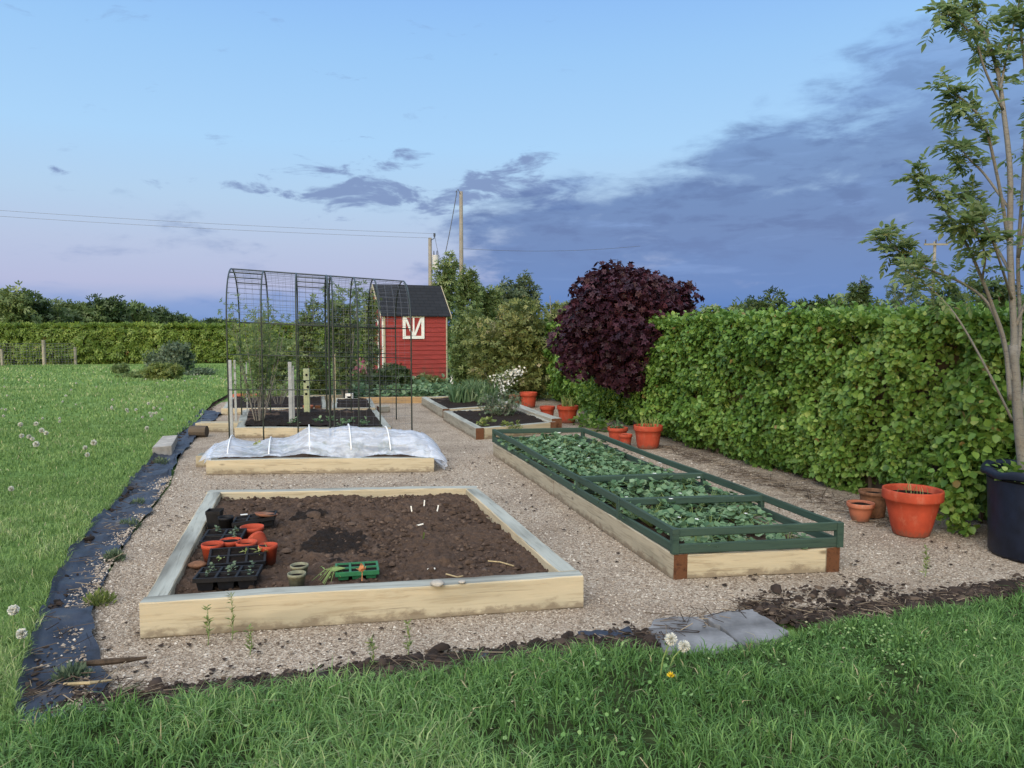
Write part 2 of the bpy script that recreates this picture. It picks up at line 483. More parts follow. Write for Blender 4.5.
# ------------------------------------------------------------------ leaves, crowns, grass
def leaf_shape(kind):
    if kind == 'oval':
        V = [(0, 0, 0), (.42, .28, .10), (.36, .66, .07), (0, 1, -.10), (-.36, .66, .07), (-.42, .28, .10)]
        F = [(0, 1, 2, 3), (0, 3, 4, 5)]
    elif kind == 'round':
        V = [(0, 0, 0), (.5, .25, .12), (.5, .75, .10), (0, 1, -.05), (-.5, .75, .10), (-.5, .25, .12)]
        F = [(0, 1, 2, 3), (0, 3, 4, 5)]
    elif kind == 'lance':
        V = [(0, 0, 0), (.20, .30, .05), (.15, .68, .03), (0, 1, -.12), (-.15, .68, .03), (-.20, .30, .05)]
        F = [(0, 1, 2, 3), (0, 3, 4, 5)]
    elif kind == 'narrow':
        V = [(0, 0, 0), (.16, .4, .03), (0, 1, -.06), (-.16, .4, .03)]
        F = [(0, 1, 2, 3)]
    elif kind == 'tuft':        # a loose sprig of four small leaves, for far crowns
        V = [(0, 0, 0), (.18, .35, .05), (0, .62, 0), (-.18, .35, .05),
             (.05, .2, 0), (.50, .42, .12), (.62, .80, .02), (.22, .60, .1),
             (-.05, .3, 0), (-.25, .62, .12), (-.58, .85, .0), (-.42, .46, .1),
             (0, .5, .02), (.2, .75, .12), (.02, 1.05, 0), (-.14, .78, .1)]
        F = [(0, 1, 2, 3), (4, 5, 6, 7), (8, 9, 10, 11), (12, 13, 14, 15)]
    elif kind == 'maple':       # five-pointed
        V = [(0, 0, 0), (.55, .10, .05), (.30, .40, .04), (.60, .62, -.06), (.22, .68, .03), (0, 1.05, -.1),
             (-.22, .68, .03), (-.60, .62, -.06), (-.30, .40, .04), (-.55, .10, .05)]
        F = [(0, 1, 2, 8), (0, 8, 9, 0), (2, 3, 4, 8), (4, 5, 6, 8), (6, 7, 8, 4)]
        F = [(0, 1, 2, 8), (2, 3, 4, 6), (4, 5, 6, 4), (2, 6, 7, 8), (0, 2, 8, 9)]
        F = [(0, 1, 2, 8), (2, 3, 4, 6), (2, 6, 7, 8), (0, 2, 8, 9)]
        V[5] = (0, 1.05, -.1); F.append((4, 5, 6, 2))
    return np.array(V, float), np.array(F, int)


def unit(a):
    return a / np.maximum(np.linalg.norm(a, axis=1, keepdims=True), 1e-9)


def leaf_arrays(pos, axis, nrm, size, kind='oval', rnd=None):
    n = len(pos); LV, LF = leaf_shape(kind)
    a = unit(axis); nn = nrm - (nrm * a).sum(1, keepdims=True) * a; nn = unit(nn); b = np.cross(a, nn)
    s = np.asarray(size).reshape(-1, 1, 1) * np.ones((n, 1, 1))
    V = pos[:, None, :] + s * (LV[None, :, 0:1] * b[:, None, :] + LV[None, :, 1:2] * a[:, None, :] + LV[None, :, 2:3] * nn[:, None, :])
    F = LF[None] + (np.arange(n) * len(LV))[:, None, None]
    if rnd is None: rnd = RNG.random(n)
    return V.reshape(-1, 3), F.reshape(-1, LF.shape[1]), np.repeat(rnd, len(LF))


def leaves(name, pos, axis, nrm, size, mat, parent=None, kind='oval', rnd=None, world=True, loc=None):
    V, F, R = leaf_arrays(pos, axis, nrm, size, kind, rnd)
    return np_mesh(name, V, F, mat, parent, rnd=R, world=world, loc=loc)


def rand_dir(n):
    return unit(RNG.normal(size=(n, 3)))


def crown_points(blobs, n, shell=.45, rough=.25):
    c = np.array([b[0] for b in blobs], float); r = np.array([b[1] if hasattr(b[1], '__len__') else (b[1],) * 3 for b in blobs], float)
    w = (r[:, 0] * r[:, 2]); w = w / w.sum()
    k = RNG.choice(len(blobs), n, p=w)
    d = rand_dir(n)
    q = 1 - np.abs(RNG.normal(0, shell, n)) * .6
    q = np.clip(q, .1, 1.2) * (1 + rough * vnoise(d * 2.3 + k[:, None] * 7.7, 1.0, 3))
    return c[k] + d * r[k] * q[:, None], d


def cluster_blobs(center, radii, n, small=(.25, .4), seed=0):
    """many uneven clumps spread through an ellipsoid"""
    rs = np.random.default_rng(seed); out = []
    for i in range(n):
        d = rs.normal(size=3); d /= np.linalg.norm(d)
        q = rs.uniform(.45, .95)
        s = rs.uniform(*small)
        c = np.array(center) + d * np.array(radii) * q * (1 - s * .5)
        out.append((c, np.array(radii) * s * rs.uniform(.8, 1.2, 3)))
    return out


def foliage(name, blobs, n, size, mat, parent, kind='oval', droop=.3, shell=.45, rough=.25, minz=None):
    p, d = crown_points(blobs, n, shell, rough)
    if minz is not None: p = p[p[:, 2] > minz]; d = d[:len(p)]
    n = len(p)
    ax = unit(rand_dir(n) + d * .5 - np.array([0, 0, droop]))
    nr = d * .7 + rand_dir(n) * .7 + np.array([0, 0, .6])
    tone = np.clip(.5 + .3 * vnoise(p, 1.6 / max(.3, float(np.ptp(p[:, 2])) / 3), 5) + RNG.normal(0, .2, n), 0, 1)
    sz = size * RNG.uniform(.65, 1.3, n)
    return leaves(name, p, ax, nr, sz, mat, parent, kind, tone)


def limbs(root, base, top, r0, mat, blobs=None, nb=8, name='trunk', bend=.06):
    b = MB(); base = Vector(base); top = Vector(top); h = (top - base).length
    pts = [base.lerp(top, t) + Vector((random.uniform(-1, 1), random.uniform(-1, 1), 0)) * h * bend * t * (1 - t) * 2 for t in (0, .2, .4, .6, .8, 1)]
    b.tube(pts, [r0 * (1.25 if t == 0 else 1) * (1 - .85 * t) for t in (0, .2, .4, .6, .8, 1)], 8)
    if blobs:
        for c, r in random.sample(list(blobs), min(nb, len(blobs))):
            c = Vector(c); t = min(.92, max(.15, (c.z - base.z) / h - .22)); s = base.lerp(top, t)
            m = s.lerp(c, .5) + Vector((0, 0, -.05 * h * random.random()))
            b.tube([s, m, c], [r0 * .45 * (1 - t * .5), r0 * .28, r0 * .1], 6)
    return b.build(name, mat, root, smooth=True)


def tree(name, label, cat, base, height, width, mat, n, leaf, group=None, trunk=.08, bark='bark', low=.25, kind='tuft', clumps=14, seed=1, top_narrow=0, depth=None, small=(.28, .45), spread=None):
    base = Vector(base)
    t = empty(name, base, label, cat, group)
    zc = base.z + height * (low + (1 - low) / 2); rz = height * (1 - low) / 2
    bl = cluster_blobs((base.x, base.y, zc), (width / 2, (depth or width) / 2, rz), clumps, small, seed)
    if top_narrow:
        o = []
        for c, r in bl:
            f = np.clip((c[2] - (zc - rz)) / (2 * rz), 0, 1); k = 1 - top_narrow * f
            c = np.array([base.x + (c[0] - base.x) * k, base.y + (c[1] - base.y) * k, c[2]]); o.append((c, r * np.array([k, k, 1])))
        bl = o
    limbs(t, base, base + Vector((0, 0, height * .85)), trunk, M[bark], bl)
    foliage('crown', bl, n, leaf, mat, t, kind)
    return t


def in_poly(x, y, poly):
    r = np.zeros(len(x), bool); j = len(poly) - 1
    for i in range(len(poly)):
        xi, yi = poly[i][0], poly[i][1]; xj, yj = poly[j][0], poly[j][1]
        c = ((yi > y) != (yj > y)) & (x < (xj - xi) * (y - yi) / (yj - yi + 1e-12) + xi)
        r ^= c; j = i
    return r


def edge_dist(x, y, poly):
    d = np.full(len(x), 1e9)
    for i in range(len(poly)):
        a = np.array(poly[i][:2]); b = np.array(poly[(i + 1) % len(poly)][:2]); ab = b - a
        t = np.clip(((x - a[0]) * ab[0] + (y - a[1]) * ab[1]) / (ab @ ab), 0, 1)
        d = np.minimum(d, np.hypot(x - a[0] - t * ab[0], y - a[1] - t * ab[1]))
    return d


def in_view(x, y, margin=.12):
    return np.abs(x) < (.665 + margin) * y + .4


def blades(x, y, z, h, w, lean, tone, segs=3):
    n = len(x); az = RNG.uniform(0, 2 * PI, n); la = az + RNG.normal(0, .9, n)
    side = np.stack([np.cos(az), np.sin(az), np.zeros(n)], 1); ld = np.stack([np.cos(la), np.sin(la), np.zeros(n)], 1)
    base = np.stack([x, y, z], 1); up = np.array([0, 0, 1.])
    mid = base + up * (h * .58)[:, None] + ld * (h * lean * .35)[:, None]
    tip = base + up * (h * (1 - .35 * lean))[:, None] + ld * (h * lean)[:, None]
    hw = side * (w / 2)[:, None]
    V = np.stack([base - hw, base + hw, mid - hw * .8, mid + hw * .8, tip], 1).reshape(-1, 3)
    F = np.array([(0, 1, 3), (0, 3, 2), (2, 3, 4)])[None] + (np.arange(n) * 5)[:, None, None]
    return V, F.reshape(-1, 3), np.repeat(tone, 3)


# ------------------------------------------------------------------ world and sun
SUN_EL, SUN_AZ = math.radians(9), math.radians(198)     # low in the west, behind the viewer


def build_world():
    w = bpy.data.worlds.new('World'); SC.world = w; w.use_nodes = True
    nt = w.node_tree; nt.nodes.clear()
    tc = nt.nodes.new('ShaderNodeTexCoord').outputs['Generated']
    sx = nt.nodes.new('ShaderNodeSeparateXYZ'); nt.links.new(tc, sx.inputs[0])
    x, y, z = sx.outputs
    DEG = 57.29578
    az = math_(nt, 'MULTIPLY', math_(nt, 'ARCTAN2', x, y), DEG)
    el = math_(nt, 'MULTIPLY', math_(nt, 'ARCSINE', z), DEG)
    sky = nt.nodes.new('ShaderNodeTexSky'); sky.sky_type = 'NISHITA'; sky.sun_disc = False
    sky.sun_elevation = SUN_EL; sky.sun_rotation = SUN_AZ; sky.air_density = 1.2; sky.dust_density = 1.0; sky.ozone_density = 2.0
    # clear eastern twilight sky
    e = math_(nt, 'DIVIDE', el, 90.0)
    D = lambda d: d / 90.0
    clear = ramp(nt, e, [(0, L(140, 168, 214)), (D(1.5), L(154, 174, 215)), (D(3.2), L(184, 190, 222)), (D(6), L(186, 200, 228)), (D(9), L(182, 210, 238)),
                         (D(13), L(172, 213, 250)), (D(19), L(156, 202, 248)), (D(25), L(136, 184, 245)), (D(38), (.75, .92, 1.2, 1)), (1, (1.35, 1.5, 1.75, 1))])
    # direction on a flat cloud layer
    cx = nt.nodes.new('ShaderNodeCombineXYZ')
    nt.links.new(math_(nt, 'DIVIDE', az, 7.0), cx.inputs[0]); nt.links.new(math_(nt, 'DIVIDE', math_(nt, 'SUBTRACT', el, math_(nt, 'MULTIPLY', az, .015)), 2.9), cx.inputs[1])
    n1 = noise(nt, cx.outputs[0], .75, 7, .56, .3).outputs[0]
    n2 = noise(nt, mapping(nt, cx.outputs[0], (.8, 1.1, 1), None), 2.1, 6, .6, .3).outputs[0]
    nz = math_(nt, 'ADD', math_(nt, 'MULTIPLY', n1, .65), math_(nt, 'MULTIPLY', n2, .35))
    nz = math_(nt, 'SUBTRACT', nz, .5)
    # flat layer over the southern horizon, and a wedge of higher cloud climbing above it further south
    la = math_(nt, 'MINIMUM', math_(nt, 'DIVIDE', math_(nt, 'SUBTRACT', math_(nt, 'ADD', 11.3, math_(nt, 'MULTIPLY', az, .035)), el), 2.4), 1.25)
    la = math_(nt, 'ADD', la, maprange(nt, az, -20, 7, -2.3, 0))
    la = math_(nt, 'ADD', la, maprange(nt, az, 60, 110, 0, -2))
    dA = maprange(nt, math_(nt, 'ADD', la, math_(nt, 'MULTIPLY', nz, 4.2)), -.05, .95, 0, .93)
    eb = math_(nt, 'ADD', 12.4, math_(nt, 'MULTIPLY', maprange(nt, az, 8, 36, 0, 1, False), 10.5))
    lbk = math_(nt, 'MINIMUM', math_(nt, 'DIVIDE', math_(nt, 'SUBTRACT', eb, el), 3.0), 1.1)
    lbk = math_(nt, 'ADD', lbk, maprange(nt, az, 6, 20, -1.3, 0)); lbk = math_(nt, 'ADD', lbk, maprange(nt, az, 50, 90, 0, -2))
    dB = maprange(nt, math_(nt, 'ADD', lbk, math_(nt, 'MULTIPLY', nz, 4.6)), -.05, .95, 0, .88)
    dB = math_(nt, 'MULTIPLY', dB, maprange(nt, el, 12, 20, 1, .72))
    dens1 = math_(nt, 'MAXIMUM', dA, dB)
    # wispy streak in front of the clear part
    st = math_(nt, 'SUBTRACT', 1.0, math_(nt, 'ABSOLUTE', math_(nt, 'DIVIDE', math_(nt, 'SUBTRACT', el, 10.0), 2.3)))
    st = math_(nt, 'ADD', st, maprange(nt, math_(nt, 'ABSOLUTE', math_(nt, 'ADD', az, 6)), 6, 20, 0, -1.5))
    n3 = noise(nt, mapping(nt, cx.outputs[0], (1.0, 1.25, 1)), 1.5, 7, .6, .4).outputs[0]
    dens2 = maprange(nt, math_(nt, 'ADD', st, math_(nt, 'MULTIPLY', math_(nt, 'SUBTRACT', n3, .50), 8)), .30, 1.35, 0, .85)
    # stray scraps high up on the clear side
    sc = math_(nt, 'ADD', maprange(nt, n3, .62, .74, 0, .32), 0)
    sc = math_(nt, 'MULTIPLY', sc, math_(nt, 'MULTIPLY', maprange(nt, az, 0, 8, 1, 0), maprange(nt, el, 9, 13, 0, 1)))
    # thin low band over the western hedge
    lb = maprange(nt, math_(nt, 'ADD', math_(nt, 'DIVIDE', math_(nt, 'SUBTRACT', 3.4, el), 2.4), math_(nt, 'MULTIPLY', nz, 2.5)), .1, .9, 0, .55)
    lb = math_(nt, 'MULTIPLY', lb, maprange(nt, y, -.2, .3))
    ccol = ramp(nt, e, [(0, L(88, 126, 192)), (D(3), L(101, 136, 193)), (D(7), L(106, 133, 183)), (D(12), L(110, 138, 187)), (D(18), L(122, 155, 210)), (D(26), L(130, 165, 220))])
    streak = noise(nt, mapping(nt, cx.outputs[0], (.45, 1.3, 1)), 1.7, 6, .55, .3).outputs[0]
    lite = math_(nt, 'MULTIPLY', maprange(nt, streak, .54, .70, 0, .6), maprange(nt, el, 1, 5, .1, 1))
    ccol = mixc(nt, lite, ccol, L(130, 161, 214))
    ccol = mixc(nt, math_(nt, 'MULTIPLY', maprange(nt, n2, .46, .64, 0, .55), maprange(nt, el, 3, 8)), ccol, L(86, 107, 158))
    c = mixc(nt, lb, clear, L(120, 152, 210))
    c = mixc(nt, math_(nt, 'MAXIMUM', dens2, sc), c, L(122, 143, 188))
    front = maprange(nt, y, -.15, .15)
    c = mixc(nt, math_(nt, 'MULTIPLY', math_(nt, 'MULTIPLY', dens1, .96), front), c, ccol)
    # painted east, physical west
    vs = nt.nodes.new('ShaderNodeVectorMath'); vs.operation = 'SCALE'; vs.inputs['Scale'].default_value = 10.0
    nt.links.new(c, vs.inputs[0])
    vw = nt.nodes.new('ShaderNodeVectorMath'); vw.operation = 'SCALE'; vw.inputs['Scale'].default_value = 2.2
    nt.links.new(sky.outputs[0], vw.inputs[0])
    west = maprange(nt, y, -.55, .10, 1, 0)
    wm = mixc(nt, west, vs.outputs[0], vw.outputs[0])
    bg = nt.nodes.new('ShaderNodeBackground'); bg.inputs['Strength'].default_value = .1
    nt.links.new(wm, bg.inputs['Color'])
    out = nt.nodes.new('ShaderNodeOutputWorld'); nt.links.new(bg.outputs[0], out.inputs['Surface'])


build_world()
sun = bpy.data.lights.new('sun', 'SUN'); sun.energy = 3.6; sun.angle = math.radians(55); sun.color = (1, .955, .89)
so = bpy.data.objects.new('sun', sun); COL.objects.link(so)
sd = Vector((math.sin(SUN_AZ) * math.cos(math.radians(40)), math.cos(SUN_AZ) * math.cos(math.radians(40)), math.sin(math.radians(40))))
so.rotation_euler = (-sd).to_track_quat('-Z', 'Y').to_euler(); so.location = (0, -5, 12)
SC.view_settings.view_transform = 'Standard'; SC.view_settings.look = 'None'
SC.view_settings.exposure = 0; SC.view_settings.gamma = 1; SC.view_settings.use_curve_mapping = False

# ------------------------------------------------------------------ the ground
LAWN_Z = .045
E = lambda lst, z=0: [P(a, b, z) for a, b in lst]
membrane_in = E([(161, 451), (134, 483), (110, 512), (90, 535), (71, 559), (55, 592), (39, 632), (26, 672), (16, 712), (18, 738)])   # along the lawn
membrane_far = E([(205, 410), (186, 430)])
membrane_out = E([(170, 480), (150, 512), (125, 542), (105, 580), (90, 623), (98, 650), (106, 682), (84, 722)])
front_edge = E([(13, 742), (60, 730), (100, 722), (200, 714), (300, 702), (400, 690), (500, 677), (600, 664), (640, 662), (700, 664), (755, 660), (800, 646), (860, 632), (940, 619), (1024, 605), (1160, 584)])
gravel_soil_edge = E([(105, 698), (200, 690), (300, 680), (380, 672), (440, 660), (520, 655), (580, 644), (640, 630), (760, 610), (860, 598), (940, 578), (1010, 570), (1160, 548)])

# one big sheet to the horizon
g = MB(); S = 900
g.poly([(-S, -40, -.02), (S, -40, -.02), (S, 2 * S, -.02), (-S, 2 * S, -.02)])
tag(g.build('ground', M['lawn']), 'grassland running out to the horizon', None, None, 'structure')

gp = [P(222, 402)] + E([(207, 410), (192, 428), (180, 455), (170, 486), (150, 512), (125, 545), (100, 590), (84, 626), (86, 660), (95, 705)]) + \
     E([(105, 706), (200, 696), (300, 686), (400, 674), (500, 662), (600, 648), (700, 635), (800, 612), (900, 598), (1024, 580), (1160, 558)]) + \
     [Vector((4.9, 5.0, 0)), Vector((2.6, 11.6, 0)), Vector((.9, 18, 0)), P(455, 399), P(365, 399), P(285, 398)]


def fill_poly(name, pts, z, mat, depth=0, side=None):
    me = bpy.data.meshes.new(name); bm = bmesh.new()
    vs = [bm.verts.new((p[0], p[1], z)) for p in pts]
    f = bm.faces.new(vs)
    if f.normal.z < 0: f.normal_flip()
    bm.normal_update()
    if f.normal.z < 0: f.normal_flip()
    if depth:
        n = len(vs); lo = [bm.verts.new((v.co.x, v.co.y, z - depth)) for v in vs]
        for i in range(n):
            q = bm.faces.new((vs[i], vs[(i + 1) % n], lo[(i + 1) % n], lo[i])); q.material_index = 1
    bmesh.ops.triangulate(bm, faces=[x for x in bm.faces if len(x.verts) > 4])
    bm.to_mesh(me); bm.free(); me.materials.append(mat)
    if side: me.materials.append(side)
    o = bpy.data.objects.new(name, me); COL.objects.link(o); return o


tag(fill_poly('gravel_path', gp, 0, M['gravel']), 'beige gravel surface around the raised beds', None, None, 'structure')

# lawn: a raised sheet left of the membrane and another in front
wig = lambda pts, a, n: [Vector((p.x + a * random.uniform(-1, 1), p.y + a * random.uniform(-1, 1), 0)) for q in range(len(pts) - 1) for k in range(n) for p in [Vector(pts[q]).lerp(Vector(pts[q + 1]), k / n)]] + [Vector(pts[-1])]
lawn_left = wig([P(228, 396), P(213, 405), P(196, 424)] + membrane_in + [P(-40, 752)], .018, 5) + [Vector((-6, 3.0, 0)), Vector((-60, 10, 0)), Vector((-60, 60, 0)), Vector((10, 60, 0)), Vector((2, 26, 0)), Vector((-2.0, 20, 0)), P(290, 396)]
lawn_front = wig(front_edge, .022, 5) + [Vector((12, 5.0, 0)), Vector((12, -8, 0)), Vector((-12, -8, 0)), Vector((-12, 2.86, 0)), Vector((-3.2, 2.9, 0))]
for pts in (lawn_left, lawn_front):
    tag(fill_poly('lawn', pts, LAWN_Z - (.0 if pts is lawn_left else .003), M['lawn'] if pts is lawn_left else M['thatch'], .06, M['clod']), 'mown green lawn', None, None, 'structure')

# weed membrane strip with folds
def membrane():
    inn = [Vector(p) for p in [P(203, 412), P(186, 430)] + membrane_in]
    out = [Vector(p) for p in [P(222, 414), P(197, 436)] + [P(180, 456)] + membrane_out]
    def samp(pts, t):
        ls = [0]
        for i in range(len(pts) - 1): ls.append(ls[-1] + (pts[i + 1] - pts[i]).length)
        d = t * ls[-1]
        for i in range(len(pts) - 1):
            if d <= ls[i + 1] + 1e-6: return pts[i].lerp(pts[i + 1], (d - ls[i]) / max(1e-6, ls[i + 1] - ls[i]))
        return pts[-1]
    NU, NV = 260, 34; V = []
    for i in range(NU):
        t = i / (NU - 1); a = samp(inn, t); b = samp(out, t)
        for j in range(NV):
            s = j / (NV - 1); V.append(a.lerp(b, s * 1.04 - .02))
    V = np.array(V); n = fbm(V * np.array([1, .7, 1]), 5, 4, 4, .55); r = np.abs(fbm(V, 2.6, 9, 3))
    s = np.tile(np.linspace(0, 1, NV), NU)
    V[:, 2] = .008 + .030 * (n + .6) * 1.0 + .06 * np.maximum(0, .30 - r) + .035 * np.clip(1 - s / .12, 0, 1)
    V[:, 0] += .03 * fbm(V, 4, 5, 2) * (s > .9)
    F = [(i * NV + j, (i + 1) * NV + j, (i + 1) * NV + j + 1, i * NV + j + 1) for i in range(NU - 1) for j in range(NV - 1)]
    o = np_mesh('weed_membrane', V, F, M['membrane'], smooth=True)
    tag(o, 'crumpled black plastic weed membrane strip between lawn and gravel', 'weed membrane')


membrane()
# a corner of the same membrane that shows through the soil at the front edge
def scrap(px, py, w, d, rz, label, seed):
    c = P(px, py); n = 16
    V = []; 
    for i in range(n):
        for j in range(n):
            u, v = (i / (n - 1) - .5) * w, (j / (n - 1) - .5) * d
            V.append((c.x + u * math.cos(rz) - v * math.sin(rz), c.y + u * math.sin(rz) + v * math.cos(rz), 0))
    V = np.array(V); V[:, 2] = .03 + .02 * fbm(V, 9, seed, 3)
    F = [(i * n + j, (i + 1) * n + j, (i + 1) * n + j + 1, i * n + j + 1) for i in range(n - 1) for j in range(n - 1)]
    tag(np_mesh('membrane_scrap', V, F, M['membrane'], smooth=True), label, 'weed membrane')


scrap(468, 664, .26, .09, .1, 'flap of black membrane poking from the soil edge below the front bed', 2)
scrap(606, 640, .28, .10, .15, 'flap of black membrane lying beside the grey slate slabs', 3)

def along(pts, n, spread):
    ls = np.array([(Vector(pts[i + 1]) - Vector(pts[i])).length for i in range(len(pts) - 1)]); k = RNG.choice(len(ls), n, p=ls / ls.sum()); t = RNG.random(n)
    A = np.array([p[:2] for p in pts]); q = A[k] + (A[k + 1] - A[k]) * t[:, None]
    return q[:, 0] + RNG.normal(0, spread, n), q[:, 1] + RNG.normal(0, spread, n)


# pebbles on the near gravel
def pebbles():
    ico = [(0, 0, 1), (.9, 0, .1), (.25, .85, 0), (-.75, .5, .1), (-.75, -.5, 0), (.25, -.85, .1)]
    f = [(0, 1, 2), (0, 2, 3), (0, 3, 4), (0, 4, 5), (0, 5, 1)]
    xs, ys, ss = [], [], []
    for (y0, y1, n, s) in ((3.2, 4.6, 21000, 1), (4.6, 6.5, 20000, 1.15), (6.5, 10, 16000, 1.5)):
        x = RNG.uniform(-4, 5, n * 2); y = RNG.uniform(y0, y1, n * 2)
        k = in_poly(x, y, gp) & in_view(x, y); x, y = x[k][:n], y[k][:n]
        xs.append(x); ys.append(y); ss.append(np.full(len(x), s))
    for (n, sp) in ((5200, .055), (1800, .11)):
        a, b = along(membrane_out, n, sp); k = in_poly(a, b, gp) | (RNG.random(n) < .8); xs.append(a[k]); ys.append(b[k]); ss.append(np.full(k.sum(), 1.2))
    x = np.concatenate(xs); y = np.concatenate(ys); s0 = np.concatenate(ss); n = len(x)
    lift = np.where(in_poly(x, y, gp), 0, .028)
    s = RNG.lognormal(-5.35, .35, n) * s0; az = RNG.uniform(0, 6.28, n); st = RNG.uniform(.6, 1.5, n)
    T = np.array(ico)[None] * np.stack([s * st, s / st, s * .8], 1)[:, None]
    c, sn = np.cos(az)[:, None], np.sin(az)[:, None]
    V = np.stack([T[..., 0] * c - T[..., 1] * sn + x[:, None], T[..., 0] * sn + T[..., 1] * c + y[:, None], T[..., 2] + .001 + lift[:, None]], -1)
    F = np.array(f)[None] + (np.arange(n) * 6)[:, None, None]
    tag(np_mesh('loose_gravel', V.reshape(-1, 3), F.reshape(-1, 3), M['pebble'], rnd=np.repeat(RNG.random(n), 5)), 'loose beige gravel stones on the path', None, None, 'stuff')


pebbles()

def clods(name, label, x, y, z, s, mat, tone, flat=.7):
    """irregular lumps of soil or mulch, one mass"""
    n = len(x); th = [0, 1.05, 2.1, 3.14, 4.2, 5.25]
    T = np.array([(0, 0, 1)] + [(.7 * math.cos(t), .7 * math.sin(t), .62) for t in th] + [(math.cos(t + .4), math.sin(t + .4), -.1) for t in th])
    f = [(0, 1 + i, 1 + (i + 1) % 6) for i in range(6)]
    for i in range(6):
        a, b, c, d = 1 + i, 1 + (i + 1) % 6, 7 + i, 7 + (i + 1) % 6
        f += [(a, c, b), (b, c, d)]
    J = 1 + RNG.normal(0, .18, (n, 13, 3)); st = RNG.uniform(.65, 1.5, n); az = RNG.uniform(0, 6.28, n)
    V = T[None] * J * np.stack([s * st, s / st, s * flat], 1)[:, None]
    c, sn = np.cos(az)[:, None], np.sin(az)[:, None]
    V = np.stack([V[..., 0] * c - V[..., 1] * sn + x[:, None], V[..., 0] * sn + V[..., 1] * c + y[:, None], V[..., 2] + z[:, None]], -1)
    F = np.array(f)[None] + (np.arange(n) * 13)[:, None, None]
    return np_mesh(name, V.reshape(-1, 3), F.reshape(-1, 3), mat, rnd=np.repeat(tone, len(f)))


# dark soil and mulch along the lawn edges
mid = [Vector(a).lerp(Vector(b), .45) for a, b in zip(E([(70, 722), (200, 708), (300, 696), (380, 685), (440, 676), (520, 669), (580, 659), (645, 648)]), E([(90, 706), (200, 692), (300, 681), (380, 668), (440, 660), (520, 654), (580, 643), (640, 636)]))]
mid2 = E([(756, 608), (800, 622), (860, 616), (930, 604), (1020, 590), (1140, 574)])
x1, y1 = along(mid, 11000, .065); x2, y2 = along(mid2, 6000, .055); x3, y3 = along(membrane_in, 3200, .04)
x4, y4 = along([P(14, 722), P(60, 712), P(110, 706)], 350, .06); x5, y5 = along(E([(160, 452), (196, 424), (213, 405), (228, 396)]), 700, .05)
x6, y6 = along(E([(760, 604), (830, 598), (890, 588)]), 350, .09)
X = np.concatenate([x1, x2, x3, x4, x5, x6]); Yv = np.concatenate([y1, y2, y3, y4, y5, y6]); n = len(X)
ZZ = RNG.uniform(0, .03, n)
clods('soil_edge', '', X, Yv, ZZ, RNG.lognormal(-4.65, .5, n), M['mulch'], RNG.beta(1.6, 2.2, n) * .97, .6)
tag(bpy.data.objects['soil_edge'], 'dark crumbly soil and mulch along the cut lawn edge', None, None, 'stuff')


def straw_bits(name, label, pts, n, spread, lmin=.04, lmax=.16, z0=.02):
    x, y = along(pts, n, spread); a = RNG.uniform(0, PI, n); l = RNG.uniform(lmin, lmax, n); w = RNG.uniform(.0025, .006, n)
    z = z0 + RNG.uniform(0, .03, n); d = np.stack([np.cos(a), np.sin(a), RNG.normal(0, .12, n)], 1); b = np.stack([-np.sin(a), np.cos(a), np.zeros(n)], 1)
    c = np.stack([x, y, z], 1); up = np.array([0, 0, 1.])
    P0, P1 = c - d * (l / 2)[:, None], c + d * (l / 2)[:, None]; hb = b * (w / 2)[:, None]; hu = up * (w * .6)[:, None]
    V = np.stack([P0 - hb, P0 + hb, P0 + hu, P1 - hb, P1 + hb, P1 + hu], 1).reshape(-1, 3)
    F = np.array([(0, 1, 4, 3), (1, 2, 5, 4), (2, 0, 3, 5)])[None] + (np.arange(n) * 6)[:, None, None]
    tag(np_mesh(name, V, F.reshape(-1, 4), M['mulch'], rnd=np.repeat(RNG.beta(3, 1, n), 3)), label, None, None, 'stuff')


straw_bits('plant_litter', 'dry stalks and roots strewn on the soil edge', list(mid) + list(mid2[:4]), 420, .06)
straw_bits('dry_litter', 'dead grass stalks at the lower end of the membrane', E([(8, 712), (40, 700), (80, 690), (112, 700), (160, 702)]), 120, .06, .06, .22)
straw_bits('mulch_fibres', 'dark fibrous mulch strands along the lawn edge', list(mid2), 1500, .06, .03, .12, .005)
straw_bits('membrane_litter', 'dead stalks lying on the black membrane', E([(150, 470), (112, 530), (80, 590), (60, 650), (45, 700)]), 160, .07, .04, .14, .04)
straw_bits('twig_litter', 'thin brown twigs under the beech hedge', [Vector((3.15, 6.2, 0)), Vector((2.05, 10.6, 0))], 420, .12, .1, .5, .0)

n = 1500; x = RNG.uniform(-3, 4.2, n * 3); y = 3.3 + 9 * RNG.random(n * 3) ** 1.6; k = in_poly(x, y, gp); x, y = x[k][:n], y[k][:n]; m = len(x)
pt_ = fbm(np.stack([x, y, y * 0], 1), 1.1, 77, 3); k = pt_ > -.05; x, y = x[k], y[k]; m = len(x)
tag(leaves('leaf_litter', np.stack([x, y, RNG.uniform(.006, .014, m)], 1), rand_dir(m) * np.array([1, 1, .15]), rand_dir(m) * .3 + np.array([0, 0, 1]), RNG.uniform(.012, .038, m), M['mulch'], None, 'oval', RNG.beta(1.5, 1.6, m)), 'brown leaf scraps scattered over the gravel', None, None, 'stuff')

